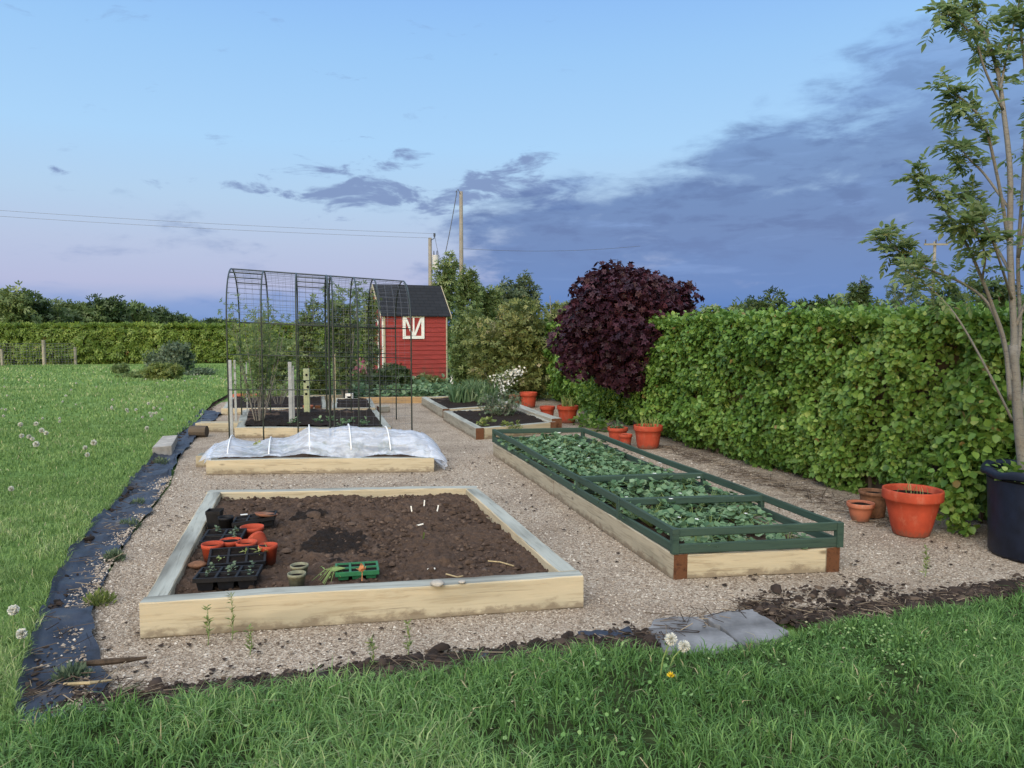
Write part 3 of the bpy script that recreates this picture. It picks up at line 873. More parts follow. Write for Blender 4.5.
# ------------------------------------------------------------------ grass
def grass(name, label, poly, zones, mat, hrange, z, tuft=0):
    Vs, Fs, Rs = [], [], []; b = 0
    for (x0, x1, y0, y1, n, hm, wm) in zones:
        x = RNG.uniform(x0, x1, n); y = RNG.uniform(y0, y1, n)
        k = in_poly(x, y, poly) & in_view(x, y); x, y = x[k], y[k]; m = len(x)
        if not m: continue
        if tuft:       # pull blades towards the centres of small tufts
            cx, cy = np.floor(x / tuft), np.floor(y / tuft); hs = lambda a, b, q: np.modf(np.abs(np.sin(a * 12.9898 + b * 78.233 + q) * 43758.5453))[0]
            tx, ty = (cx + hs(cx, cy, 1)) * tuft, (cy + hs(cx, cy, 2)) * tuft; f = RNG.random(m) * .75; x, y = x + (tx - x) * f, y + (ty - y) * f
        p3 = np.stack([x, y, np.zeros(m)], 1)
        pat = fbm(p3, .9, 21, 4); pat2 = fbm(p3, 4.0, 31, 3)
        keep = RNG.random(m) < np.clip(.8 + .5 * pat2, .25, 1); x, y, pat, pat2 = x[keep], y[keep], pat[keep], pat2[keep]; m = len(x)
        h = RNG.uniform(*hrange, m) * hm * (1 + .35 * pat + .35 * pat2)
        tone = np.clip(.44 + .30 * pat + .22 * pat2 + RNG.normal(0, .2, m), 0, .97); tone[RNG.random(m) < .012] = 1
        V, F, R = blades(x, y, np.full(m, z), np.maximum(h, .012), RNG.uniform(.0028, .0052 + (.003 if tuft else 0), m) * wm, RNG.uniform(.1, 1.1 + (.5 if tuft else 0), m), tone)
        Vs.append(V); Fs.append(F + b); Rs.append(R); b += len(V)
    tag(np_mesh(name, np.concatenate(Vs), np.concatenate(Fs), mat, rnd=np.concatenate(Rs)), label, None, None, 'stuff')


grass('lawn_grass', 'short mown grass on the lawn', lawn_left,
      [(-4.5, -1.4, 2.9, 5, 60000, 1, 1.1), (-6, -1.5, 5, 8, 62000, 1, 1.6), (-10, -2, 8, 13, 60000, 1.1, 2.6), (-17, -2, 13, 21, 46000, 1.2, 4.5), (-27, 0, 21, 34, 34000, 1.3, 8)], M['grass_blade'], (.03, .065), LAWN_Z)
grass('long_grass', 'longer lush grass in front of the garden', lawn_front,
      [(-2.7, 4.2, 1.9, 2.9, 60000, .9, 1), (-2.7, 4.2, 2.9, 4.9, 150000, .9, 1)], M['grass_long'], (.035, .13), LAWN_Z, .075)
# taller tufts hanging over the cut edge
x, y = along(front_edge, 5200, .05); k = in_poly(x, y, lawn_front); x, y = x[k] , y[k]; m = len(x)
V, F, R = blades(x, y, np.full(m, .04), RNG.uniform(.03, .085, m), RNG.uniform(.003, .006, m), RNG.uniform(.3, 1.2, m), np.clip(RNG.normal(.5, .2, m), 0, .95))
tag(np_mesh('edge_grass', V, F, M['grass_long'], rnd=R), 'tall grass tufts leaning over the front lawn edge', None, None, 'stuff')
x, y = along(membrane_in, 3600, .035); k = in_poly(x, y, lawn_left); x, y = x[k], y[k]; m = len(x)
V, F, R = blades(x, y, np.full(m, .04), RNG.uniform(.04, .09, m), RNG.uniform(.003, .006, m), RNG.uniform(.3, 1.1, m), np.clip(RNG.normal(.5, .2, m), 0, 1))
tag(np_mesh('membrane_edge_grass', V, F, M['grass_blade'], rnd=R), 'grass fringe along the membrane', None, None, 'stuff')
# broad-leaved weeds in the front lawn
def weeds(name, label, cx, cy, sx, sy, n, size, mat):
    x = RNG.normal(cx, sx, n); y = RNG.normal(cy, sy, n); k = in_poly(x, y, lawn_front); x, y = x[k], y[k]; m = len(x)
    p = np.stack([x, y, LAWN_Z + RNG.uniform(.01, .07, m)], 1); ax = unit(rand_dir(m) * np.array([1, 1, .3]) + np.array([0, 0, .3]))
    tag(leaves(name, p, ax, rand_dir(m) * .5 + np.array([0, 0, 1]), RNG.uniform(.6, 1.3, m) * size, mat, None, 'round'), label, None, None, 'stuff')


q = P(880, 660); weeds('clover', 'patch of clover in the front lawn', q.x, q.y, .45, .22, 1500, .012, M['grass_long'])
q = P(500, 720); weeds('broadleaf_weeds', 'broad-leaved weeds in the front lawn', q.x, q.y, .8, .25, 260, .016, M['grass_long'])

# ------------------------------------------------------------------ raised beds
def beam(root, p0, p1, w, h, z0, mats, name='sleeper', label=None, jit=.0025, sag=0):
    p0, p1 = Vector((p0[0], p0[1], 0)), Vector((p1[0], p1[1], 0)); d = p1 - p0; ln = d.length; ang = math.atan2(d.y, d.x)
    a, c = w / 2, .006; b = MB(); n = max(4, int(ln / .12)); rings = []
    prof = [(-a + c, 0), (a - c, 0), (a, c), (a, h - c), (a - c, h), (-a + c, h), (-a, h - c), (-a, c)]
    w1, w2 = random.uniform(0, 6), random.uniform(0, 6)
    for i in range(n + 1):
        x = -ln / 2 + ln * i / n
        rings.append([(x + random.uniform(-1, 1) * jit * (1 if 0 < i < n else .3), y + .004 * math.sin(x * 1.7 + w1) + random.uniform(-1, 1) * jit, z + (.004 * math.sin(x * 2.3 + w2) if z > h / 2 else 0) + random.uniform(-1, 1) * jit) for y, z in prof])
    b.quadstrip(rings)
    nf = len(b.F)
    b.M = [1 if (k < nf - 2 and k % 8 == 4) else 0 for k in range(nf)]; b.M[-1] = b.M[-2] = 2
    o = b.build(name, mats, None, world=False)
    mid = (p0 + p1) / 2; o.location = Vector((mid.x, mid.y, z0)) - (root.location if root else Vector((0, 0, 0))); o.rotation_euler = (0, 0, ang)
    if root: o.parent = root
    if label: o['label'] = label
    return o


def soil(root, C, z, amp, res, seed, dark=None, name='soil', mat='soil', mound=0, furrows=0):
    FL, FR, BR, BL = [np.array(c[:2], float) for c in C]; nx, ny = res
    u, v = np.meshgrid(np.linspace(0, 1, nx), np.linspace(0, 1, ny)); u, v = u.ravel()[:, None], v.ravel()[:, None]
    p = (FL * (1 - u) + FR * u) * (1 - v) + (BL * (1 - u) + BR * u) * v
    p3 = np.concatenate([p, np.zeros_like(u)], 1)
    n = fbm(p3, 3.2, seed, 3) * .8 + .75 * np.abs(fbm(p3, 10, seed + 4, 3)) + .45 * fbm(p3, 32, seed + 8, 3, .6)
    p3[:, 2] = z + amp * n + mound * (np.sin(PI * u[:, 0]) * np.sin(PI * np.clip(v[:, 0], 0, 1))) ** .5
    tone = np.clip(.38 + .22 * fbm(p3, 2.2, seed + 2, 3) + .25 * fbm(p3, 26, seed + 3, 2), 0, .78)
    if dark:
        for cx, cy, rx, ry in dark:
            d = np.hypot((p[:, 0] - cx) / rx, (p[:, 1] - cy) / ry) + .45 * fbm(p3, 5, seed + 6, 4)
            f = np.clip((1.0 - d) / .18, 0, 1); tone = tone * (1 - f) + f; p3[:, 2] += .015 * f
    F = [(j * nx + i, j * nx + i + 1, (j + 1) * nx + i + 1, (j + 1) * nx + i) for j in range(ny - 1) for i in range(nx - 1)]
    return np_mesh(name, p3, F, M[mat], root, rnd=tone, smooth=True)


def lerp2(a, b, t): return Vector(a).lerp(Vector(b), t)


def inset(C, t):
    c = sum((Vector(p) for p in C), Vector((0, 0, 0))) / 4
    out = []
    for i in range(4):
        p, q, r = Vector(C[i - 1]), Vector(C[i]), Vector(C[(i + 1) % 4])
        e1, e2 = (q - p).normalized(), (r - q).normalized(); n1, n2 = Vector((-e1.y, e1.x, 0)), Vector((-e2.y, e2.x, 0))
        k = 1 + n1.dot(n2); out.append(q + (n1 + n2) * (t / max(.3, k)))
    return out


def bed(label, C, h, w, mats, style, group='raised timber vegetable beds', soil_z=.12, amp=.02, res=(60, 60), seed=1, dark=None, splits=None, side_mats=None, mat_soil='soil', back_mats=None, mound=0):
    """C: outer ground corners front-left, front-right, back-right, back-left"""
    FL, FR, BR, BL = [Vector((c[0], c[1], 0)) for c in C]
    root = empty('raised_bed', (FL + FR + BR + BL) / 4, label, 'raised bed', group)
    inn = inset([FL, FR, BR, BL], w / 2); fl, fr, br, bl = inn
    i2 = inset([FL, FR, BR, BL], w); side_mats = side_mats or mats; back_mats = back_mats or mats
    ex = lambda a, b, ea, eb: (a - (b - a).normalized() * ea, b + (b - a).normalized() * eb)
    if style == 'front':      # front and back boards run through, sides butt against them
        beam(root, *ex(fl, fr, w / 2, w / 2), w, h, 0, mats); beam(root, *ex(bl, br, w / 2, w / 2), w, h - .004, 0, back_mats)
        beam(root, *ex(fl, bl, -w / 2 - .003, -w / 2 - .003), w, h - .006, 0, side_mats); beam(root, *ex(fr, br, -w / 2 - .003, -w / 2 - .003), w, h - .002, 0, side_mats)
    else:                     # the sides run through and show their end grain
        ns = splits or 1
        for a, b in ((fl, bl), (fr, br)):
            a, b = ex(a, b, w / 2, w / 2)
            for k in range(ns):
                p, q = a.lerp(b, k / ns), a.lerp(b, (k + 1) / ns); e = (q - p).normalized() * .003
                beam(root, p + e, q - e, w, h - .004 * k, 0, side_mats)
        beam(root, *ex(fl, fr, -w / 2 - .003, -w / 2 - .003), w, h - .005, 0, mats); beam(root, *ex(bl, br, -w / 2 - .003, -w / 2 - .003), w, h - .006, 0, back_mats)
    i3 = inset([FL, FR, BR, BL], w - .012)
    soil(root, i3, soil_z, amp, res, seed, dark, mat=mat_soil, mound=mound)
    return root, i2


NEWTOP = [M['wood_new'], M['wood_top'], M['wood_new']]
PALE = [M['wood_pale'], M['wood_top'], M['wood_brown']]
GREY = [M['wood_grey'], M['wood_top'], M['wood_brown']]
# 1 the big front bed
C1 = [P(141, 640), P(584, 607.5), None, None]
C1[2] = P(475.5, 485.5, .19); C1[3] = P(209, 489, .19)
C1 = [Vector((c[0], c[1], 0)) for c in C1]
dk = P(332, 548, .12); dk2 = P(312, 519, .12)
bed1, in1 = bed('large square pine bed of bare brown soil holding seed trays at the front', C1, .19, .115, NEWTOP, 'front', soil_z=.126, amp=.026, res=(210, 240), seed=5, dark=[(dk.x, dk.y, .30, .42), (dk2.x, dk2.y, .14, .18)])
n = 2600; u, v = RNG.random(n), RNG.random(n)
I = [np.array(c[:2]) for c in in1]
pp = (I[0] * (1 - u)[:, None] + I[1] * u[:, None]) * (1 - v)[:, None] + (I[3] * (1 - u)[:, None] + I[2] * u[:, None]) * v[:, None]
cl = clods('soil_clods', '', pp[:, 0], pp[:, 1], np.full(n, .134), RNG.lognormal(-4.55, .45, n), M['clod'], RNG.random(n), .75)
tag(cl, 'loose lumps of soil on the front bed', None, None, 'stuff')
# 2 the polythene bed
C2 = [P(207, 475), P(435, 472), None, None]
dirb = Vector((-.26, .966, 0)); C2[3] = C2[0] + dirb * 1.15; C2[2] = C2[1] + dirb * 1.15
bed2, in2 = bed('low pine bed covered by a clear polythene cloche', C2, .165, .10, NEWTOP, 'front', soil_z=.135, amp=.02, res=(90, 50), seed=12)
beam(None, P(203, 467), P(207, 463.5), .16, .13, 0, NEWTOP, 'timber_offcut')
tag(bpy.data.objects['timber_offcut'], 'short knotty pine offcut at the end of the polythene bed', 'offcut')
# 3 bed inside the cage
C3 = [P(236, 438), P(392, 437.5), P(376, 416), P(243, 417)]
bed3, in3 = bed('dark soil bed inside the arched steel cage', C3, .15, .13, [M['wood_new'], M['wood_top'], M['wood_new']], 'front', soil_z=.14, amp=.022, res=(90, 60), seed=20, side_mats=GREY, mat_soil='soil', dark=[(C3[0].x + 1.3, C3[0].y + 1, 2.4, 2.0)])
# 4 bed behind it with a pine front
C4 = [P(332, 418.5), P(376, 418), P(371, 407), P(333, 407)]
bed4, in4 = bed('small raised bed with pine front behind the cage bed', C4, .19, .10, NEWTOP, 'front', soil_z=.17, amp=.02, res=(40, 40), seed=23, side_mats=GREY, dark=[(C4[0].x + .5, C4[0].y + .6, 1.6, 1.6)])
C4b = [P(222, 415), P(327, 415), P(325, 402), P(232, 402)]
bed4b, in4b = bed('dark bed of bare twiggy stems beyond the cage with pale timber edge', C4b, .13, .10, PALE, 'front', soil_z=.12, amp=.025, res=(60, 40), seed=24, dark=[(C4b[0].x + 1, C4b[0].y + .8, 2.6, 2.0)])
# 5, 6 small beds on the right
GE = [M['wood_grey'], M['wood_top'], M['wood_brown']]
C5 = [P(476, 440), P(556, 432.5), P(515, 415), P(443.5, 420.5)]
bed5, in5 = bed('small bed with silvery bush and square dark soil beside the long green framed bed', C5, .17, .12, [M['wood_pale'], M['wood_top'], M['wood_pale']], 'side', soil_z=.13, amp=.02, res=(50, 60), seed=31, side_mats=GE, dark=[(C5[0].x + .6, C5[0].y + 1.2, 2.2, 3)])
C6 = [P(443, 418.5), P(514, 413.5), P(487, 401), P(421.5, 405)]
bed6, in6 = bed('small bed with blue green leaves at the far end of the gravel', C6, .17, .12, [M['wood_pale'], M['wood_top'], M['wood_pale']], 'side', soil_z=.13, amp=.02, res=(40, 40), seed=33, side_mats=GE, dark=[(C6[0].x + .6, C6[0].y + 1, 2, 2.4)])
b_ = beam(None, P(557, 432), P(506, 412), .17, .21, 0, [M['wood_grey'], M['wood_top'], M['wood_brown']], 'railway_sleeper'); tag(b_, 'thick grey railway sleeper lying along the pot row by the two small beds', 'sleeper')
b_ = beam(None, P(288, 400.5), P(352, 400), .12, .12, 0, [M['wood_pale'], M['wood_top'], M['wood_pale']], 'timber_edging'); tag(b_, 'pale timber edging behind the pot with holes in the post', 'timber')
b_ = beam(None, P(358, 403.5), P(456, 402.5), .14, .13, 0, [M['wood_tan'], M['wood_tan'], M['wood_tan']], 'timber_edging'); tag(b_, 'long tan timber edging at the far end of the gravel', 'timber')
b_ = beam(None, P(378, 412.5), P(389, 412), .16, .12, 0, [M['wood_grey'], M['wood_top'], M['wood_brown']], 'timber_block'); tag(b_, 'short grey timber block at the corner of the small pine bed', 'timber')
q = P(349.5, 403); b = MB().box((q.x, q.y, .11), (.15, .14, .2)).box((q.x + .01, q.y - .072, .11), (.09, .006, .10), m=1)
tag(b.build('hollow_block', [M['white_paint'], M['compost']], loc=(q.x, q.y, 0), bevel=.004), 'pale hollow block with dark opening on the far timber edging', 'block')
# long timber lying left of the cage, block and log
b_ = beam(None, P(199, 431), P(241, 431), .26, .14, 0, [M['wood_pale'], M['wood_pale'], M['wood_pale']], 'timber_edging'); tag(b_, 'pale broad sleeper lying beside the foot of the cage', 'timber')
b = MB(); p0, p1 = P(190.5, 437), P(207, 437); p0.z = p1.z = .085
b.tube([p0, p0.lerp(p1, .5), p1], [.085, .09, .086], 12)
tag(b.build('log', [M['dark_bark']], smooth=False, loc=tuple(p0)), 'short dark brown log lying near the membrane', 'log')
C = [P(152.5, 458.5), P(172, 456.5), P(178, 445), P(163, 446)]
zc = .14
b = MB(); b.quadstrip([[Vector((c.x, c.y, 0)) for c in C], [Vector((c.x, c.y, zc)) for c in C]])
tag(b.build('stone_block', [M['stone']], bevel=.008, loc=tuple(C[0])), 'pale grey concrete block at the lawn edge', 'block')

# ------------------------------------------------------------------ long strawberry bed with green frame
C7 = [P(673, 580), P(840.5, 572), None, None]
C7[3] = P(493, 455); w7 = C7[1] - C7[0]; C7[2] = C7[3] + Vector((1.17, .12, 0))
bed7, in7 = bed('long strawberry bed with brown end grain at its front corners', C7, .165, .10, [M['wood_pale'], M['wood_pale'], M['wood_pale']], 'side', soil_z=.13, amp=.02, res=(60, 200), seed=41, side_mats=[M['wood_side'], M['wood_grey'], M['wood_brown']], splits=2)


def green_frame():
    FL, FR, BR, BL = [Vector((c[0], c[1], 0)) for c in C7]
    z0 = .166; root = empty('protection_frame', (FL + FR + BR + BL) / 4 + Vector((0, 0, z0)), 'dark green two railed timber frame on the long strawberry bed', 'garden frame')
    inn = inset([FL, FR, BR, BL], .012); t = .022
    def rail(p, q, z, h, w=t, name='rail'):
        d = (q - p).normalized(); p, q = p + Vector((0, 0, 0)), q
        o = beam(None, p, q, w, h, 0, [M['frame_green']] * 3, name, jit=.001)
        o.location = o.location + Vector((0, 0, z)) - Vector((root.location.x, root.location.y, 0)); o.parent = root
        return o
    for k in range(4):
        a, b = inn[k], inn[(k + 1) % 4]
        d = (b - a).normalized() * (.012 if k % 2 else -.013)
        rail(a - d, b + d, .002, .062); rail(a - d, b + d, .112, .058)
        # flat capping rail
    for k in range(4):
        o = MB().box((inn[k].x, inn[k].y, z0 + .085), (.045, .045, .165), rz=.2).build('corner_post', [M['frame_green']], root, bevel=.002)
    fl, fr, br, bl = inn
    for f in (.182, .366):
        a, b = fl.lerp(bl, f), fr.lerp(br, f); d = (b - a).normalized() * .013
        rail(a + d, b - d, .108, .050, .045, 'cross_rail'); rail(a + d, b - d, .003, .05, .03, 'cross_rail')
        for p in (a, b):
            MB().box((p.x + .0, p.y, z0 + .084), (.030, .05, .155), rz=.2).build('middle_post', [M['frame_green']], root, bevel=.002)
    return root


green_frame()


def strawberry(seed):
    rs = np.random.default_rng(seed); n = 40
    az = rs.uniform(0, 6.28, n); rr = rs.uniform(.04, .20, n); hh = rs.uniform(.07, .17, n) * (1 - rr * 1.5)
    c = np.stack([rr * np.cos(az), rr * np.sin(az), hh], 1); out = np.stack([np.cos(az), np.sin(az), np.zeros(n)], 1)
    pos, ax, nr = [], [], []
    for k in range(n):
        for da in (-1.2, 0, 1.2):
            a = az[k] + da + rs.normal(0, .15); ax.append((math.cos(a), math.sin(a), rs.normal(-.05, .25))); pos.append(c[k]); nr.append(out[k] * .4 + np.array([0, 0, 1]) + rs.normal(0, .25, 3))
    m = len(pos)
    o = leaves('strawberry_plant', np.array(pos), np.array(ax), np.array(nr), rs.uniform(.034, .058, m), M['straw_leaf'], None, 'round', np.clip(rs.normal(.5, .25, m), 0, 1), world=False)
    b = MB()
    for k in range(n):
        b.tube([(0, 0, 0), tuple(c[k] * .6 + np.array([0, 0, .02])), tuple(c[k])], [.003, .002, .002], 4)
    b.build('stems', [M['stem_green']], o, world=False)
    for k in range(rs.integers(0, 2)):
        a = rs.uniform(0, 6.28); q = np.array([.12 * math.cos(a), .12 * math.sin(a), .175]); f = MB()
        for j in range(5):
            t = 1.2566 * j; f.poly([q, q + .013 * np.array([math.cos(t - .5), math.sin(t - .5), .1]), q + .017 * np.array([math.cos(t), math.sin(t), .1]), q + .013 * np.array([math.cos(t + .5), math.sin(t + .5), .1])])
        f.build('flower', [M['white_petal']], o, world=False)
    return o


protos = [strawberry(100 + k) for k in range(5)]; used = set()
fl, fr, br, bl = in7; rows = 17
for i in range(rows):
    for j in range(3):
        f = (i + .45 + random.uniform(-.18, .18)) / rows; s = (j + .5) / 3 + random.uniform(-.07, .07)
        if j == 2 and i < 1: s -= .06
        p = fl.lerp(bl, f).lerp(fr.lerp(br, f), s); k = random.randrange(5)
        o = protos[k] if k not in used else copy_tree(protos[k]); used.add(k)
        o.location = (p.x, p.y, .125); o.rotation_euler = (random.uniform(-.1, .1), random.uniform(-.1, .1), random.uniform(0, 6.28)); s_ = random.uniform(.95, 1.22) * (.8 if i < 2 else 1); o.scale = (s_, s_, s_ * random.uniform(.85, 1.1))
        tag(o, 'leafy strawberry plant inside the green frame of the long bed', 'strawberry plant', 'strawberry plants in the long bed')

# ------------------------------------------------------------------ polythene cloche
def cloche():
    FL, FR, BR, BL = C2; ux = (FR - FL); Lx = ux.length; ux = ux.normalized(); uy = dirb
    root = empty('polythene_cloche', FL, 'clear crinkled polythene cloche with white hoops over the low bed', 'cloche')
    hx = [(227 - 207) / 228, (268 - 207) / 228, (309 - 207) / 228, (351 - 207) / 228, (391 - 207) / 228]
    def hh(s):      # height of the ridge along the bed
        return float(np.interp(s, [-.05, .0, .09, .2, .33, .45, .62, .8, .93, 1.0, 1.04], [.20, .26, .34, .29, .33, .46, .465, .43, .42, .36, .27]))
    def pt(s, t, pad=0, top=0):
        y = .03 + (1.08) * t; h = .16 + (hh(s) + top - .16) * max(0, math.sin(PI * min(1, max(0, t)))) ** .62
        p = FL + ux * (s * Lx) + uy * y
        return Vector((p.x, p.y, h + pad))
    for s in hx:
        b = MB(); b.tube([pt(s, .04 + .92 * k / 22, .006, .012) for k in range(23)], .008, 8); b.build('hoop', [M['hoop']], root, smooth=True)
    NU, NV = 190, 70; V = []
    for i in range(NU):
        s = -.035 + 1.075 * i / (NU - 1)
        for j in range(NV):
            V.append(pt(s, -.02 + 1.04 * j / (NV - 1)))
    V = np.array(V); sg = np.repeat(np.linspace(-.035, 1.04, NU), NV); tg = np.tile(np.linspace(0, 1, NV), NU)
    near = np.min(np.abs(sg[:, None] - np.array(hx)[None]), 1) * Lx
    sag = np.clip(near / .2, 0, 1); f = fbm(V * np.array([1, .6, .5]), 3.2, 3, 3, .5); f2 = np.abs(fbm(V * np.array([2.2, .8, .6]), 4.5, 13, 4, .6))
    V[:, 2] += -.022 * sag * np.sin(PI * np.clip(tg, 0, 1)) + .014 * f - .010 * f2
    V[:, 1] += .012 * f2 * (tg < .4) - .008 * f
    fr = np.clip((.10 - tg) / .10, 0, 1)
    lift = .012 + .03 * (1 + fbm(V * np.array([1, 0, 0]), 2.2, 8, 3))     # front hem rides above the board
    V[:, 2] += lift * fr
    endm = (sg > .985); V[endm, 2] = np.maximum(V[endm, 2] - (sg[endm] - .985) * 2.2, .02)
    endl = (sg < .0); V[endl, 2] = np.maximum(V[endl, 2] + sg[endl] * 1.0, .10)
    F = [(i * NV + j, (i + 1) * NV + j, (i + 1) * NV + j + 1, i * NV + j + 1) for i in range(NU - 1) for j in range(NV - 1)]
    np_mesh('cover', V, F, M['poly'], root, smooth=True)
    # bunched end of the sheet, tied down to the ground on both sides
    for e, seed in ((1.0, 3), (0.0, 7)):
        sgn = 1 if e else -1; W = []; n1, n2 = 26, 40
        for i in range(n1):
            a = i / (n1 - 1)
            for j in range(n2):
                t = -.02 + 1.04 * j / (n2 - 1); p = pt(e - sgn * .02, t); q = FL + ux * (e * Lx + sgn * (.10 if e else .03)) + uy * (.05 + t * .95); q.z = .02 if e else .12
                r = p.lerp(q, a); bul = math.sin(PI * a) * (.07 if e else .02)
                W.append(r + ux * sgn * bul + Vector((0, 0, bul * .5)))
        W = np.array(W); f = np.abs(fbm(W, 5, seed, 4, .6)); W[:, 0] += sgn * .05 * f; W[:, 2] = np.maximum(W[:, 2] - .03 * f, .012)
        F = [(i * n2 + j, (i + 1) * n2 + j, (i + 1) * n2 + j + 1, i * n2 + j + 1) for i in range(n1 - 1) for j in range(n2 - 1)]
        np_mesh('gathered_end', W, F, M['poly'], root, smooth=True)


cloche()
def small_plants(name, label, cat, pts, n, size, mat, kind='oval', group=None, h=.12, r=.1):
    for p in pts:
        p = Vector(p); d = rand_dir(n); d[:, 2] = np.abs(d[:, 2]); q = RNG.random(n) ** .5
        pos = np.array(p) + d * q[:, None] * np.array([r, r, h]); o = leaves(name, pos, d + rand_dir(n) * .5, rand_dir(n) * .5 + np.array([0, 0, 1]), RNG.uniform(.6, 1.3, n) * size, mat, None, kind, loc=tuple(p))
        tag(o, label, cat, group)


small_plants('salad_plant', 'pale young salad plant showing through the polythene', 'vegetable plant', [(C2[0] + (C2[1] - C2[0]) * s + dirb * y + Vector((0, 0, .14))) for s, y in ((.2, .5), (.34, .6), (.5, .45), (.66, .55), (.8, .5))], 60, .06, M['lime_leaf'], group='plants under the polythene', h=.12, r=.13)

# ------------------------------------------------------------------ arched cage
def cage():
    A, Bp = PY(229.5, 440, 11.05), PY(412, 440, 11.65); A.z = Bp.z = 0
    ux = (Bp - A); Lx = ux.length; ux = ux.normalized(); uy = Vector((-.255, .967, 0)); D = 2.15
    root = empty('arched_cage', A, 'tall arched dark green steel plant cage with wire netting roof', 'plant cage')
    Hs = 1.72
    def prof(t):   # 0..1 over the arch from near foot to far foot
        if t < .27: return 0, Hs * t / .27
        if t > .73: return D, Hs * (1 - t) / .27
        a = (t - .27) / .46 * PI; apex = .83
        return D / 2 - D / 2 * math.cos(a), Hs + apex * math.sin(a) ** .9
    at = lambda s, t, dz=0: A + ux * (s * Lx) + uy * prof(t)[0] + Vector((0, 0, prof(t)[1] * (1 - .06 * s) + dz))
    ss = [0, .18, .365, .54, .70, .82, 1.0]
    for k, s in enumerate(ss):
        b = MB(); b.tube([at(s, i / 44) for i in range(45)],   .0115 if k not in (3,) else .016, 8); b.build('arch', [M['cage_steel']], root, smooth=True)
    s = .565; b = MB(); b.tube([at(s, i / 44) for i in range(45)], .0115, 8); b.build('arch', [M['cage_steel']], root, smooth=True)
    def rail(t, s0=0, s1=1, r=.008, name='rail'):
        b = MB(); b.tube([at(s0, t), at((s0 + s1) / 2, t), at(s1, t)], r, 6); b.build(name, [M['cage_steel']], root, smooth=True)
    rail(.5, r=.012)
    for z in (.74, 1.25, 1.74): rail(.27 * min(z, Hs) / Hs); rail(1 - .27 * min(z, Hs) / Hs)
    for s0, s1 in ((0, .18), (.365, .565)):
        for t in (.40, .43): rail(t, s0, s1, .009)
        rail(.60, s0, s1, .009)
    # netting: long wires and cross wires over the arch
    b = MB()
    for t in np.linspace(.275, .725, 28): b.tube([at(0, t), at(.5, t, -.004), at(1, t)], .0027, 3, cap=False)
    for s in np.linspace(.01, .99, 25): b.tube([at(s, t, .002) for t in np.linspace(.275, .725, 15)], .0016, 3, cap=False)
    b.build('roof_netting', [M['wire']], root)
    b = MB()
    for t in np.linspace(.01, .27, 14): b.tube([at(.56, t), at(1, t)], .0014, 3, cap=False)
    for s in np.linspace(.56, 1, 13): b.tube([at(s, 0), at(s, .27)], .0012, 3, cap=False)
    b.build('side_netting', [M['wire']], root); b = MB()
    for t in np.linspace(.01, .27, 14): b.tube([at(0, 1 - t), at(1, 1 - t)], .0014, 3, cap=False)
    for s in np.linspace(0, 1, 13): b.tube([at(s, 1), at(s, .73)], .0012, 3, cap=False)
    b.build('side_netting', [M['wire']], root)


cage()


def stake(px, y0, y1, Y, w, label, mat='stake_grey', group=None):
    a, t = PY(px, y1, Y), PY(px, y0, Y); a.z = max(a.z, 0)
    b = MB().box((a.x, a.y, (t.z) / 2), (w, w * .7, t.z), rz=.2); o = b.build('stake', [M[mat]], bevel=.003, loc=(a.x, a.y, 0)); return tag(o, label, 'stake', group)


stake(231.5, 360, 430, 11.5, .05, 'thick pale grey stake at the near corner of the cage')
stake(236, 360, 416, 12.6, .035, 'slim white stake just inside the corner of the cage')
stake(247.6, 362, 420, 13.2, .02, 'thinnest short whitish stake behind the cage leg')
stake(291, 362, 425, 11.9, .055, 'broad pale grey stake in the middle of the cage bed')
stake(294, 366, 420, 12.1, .03, 'narrow grey stake touching the broad stake in the cage bed')
stake(335, 354, 421, 15.0, .05, 'greenish wooden stake beside the double cage arch', 'wood_pale')
# post with holes and the pot before it
q = PY(307, 405, 13.6)
r = empty('planter_post', (q.x, q.y, 0), 'pale green post with dark holes standing behind a terracotta pot', 'post')
t = PY(307, 368.5, 13.6).z
b = MB(); b.box((q.x, q.y, t / 2), (.10, .07, t), rz=.1); b.build('post', [mat_plain('pale_green_post', (.50, .54, .33), .7, .3, .1, 9)], r, bevel=.004)
for py, dx in ((375, .01), (381.5, -.025), (387, .03), (394, .0)):
    z = PY(307, py, 13.55).z; b = MB(); b.tube([(q.x + dx, q.y - .043, z), (q.x + dx, q.y - .02, z)], .022, 10); b.build('hole', [M['compost']], r)

# ------------------------------------------------------------------ pots
def pot(px, py, rim_px, h_px, mat, label, taper=.68, soil_mat='compost', group='terracotta coloured pots along the hedge', cx=None, fill=.86, rimh=.22, cat='plant pot', name='plant_pot'):
    g = P(px, py); k = g.y / FPX; R = rim_px * k / 2; h = h_px * k * 1.0; rb = R * taper
    h -= .0; c = Vector((g.x, g.y + rb * .9, 0)); h = h_px * k - (R * .35) * 0
    pr = [(0.001, .004), (rb * .96, .004), (rb, .012)] + [(rb + (R * .90 - rb) * t, h * (1 - rimh) * t) for t in (.25, .5, .75, .97)] + \
         [(R * .985, h * (1 - rimh)), (R, h * (1 - rimh) + .01), (R * 1.0, h * .97), (R * .985, h), (R * .93, h), (R * .91, h * .95), (R * .84, h * fill - .03)]
    b = MB(); b.lathe(pr, c, 32, wob=.006); o = b.build(name, [M[mat]], smooth=True, loc=tuple(c)); tag(o, label, cat, group)
    for p in o.data.polygons: p.use_smooth = True
    s = MB(); s.lathe([(.001, h * fill + .01), (R * .5, h * fill + .012), (R * .88, h * fill)], (0, 0, 0), 20); so_ = s.build('soil', [M[soil_mat]], o, world=False)
    return c, R, h


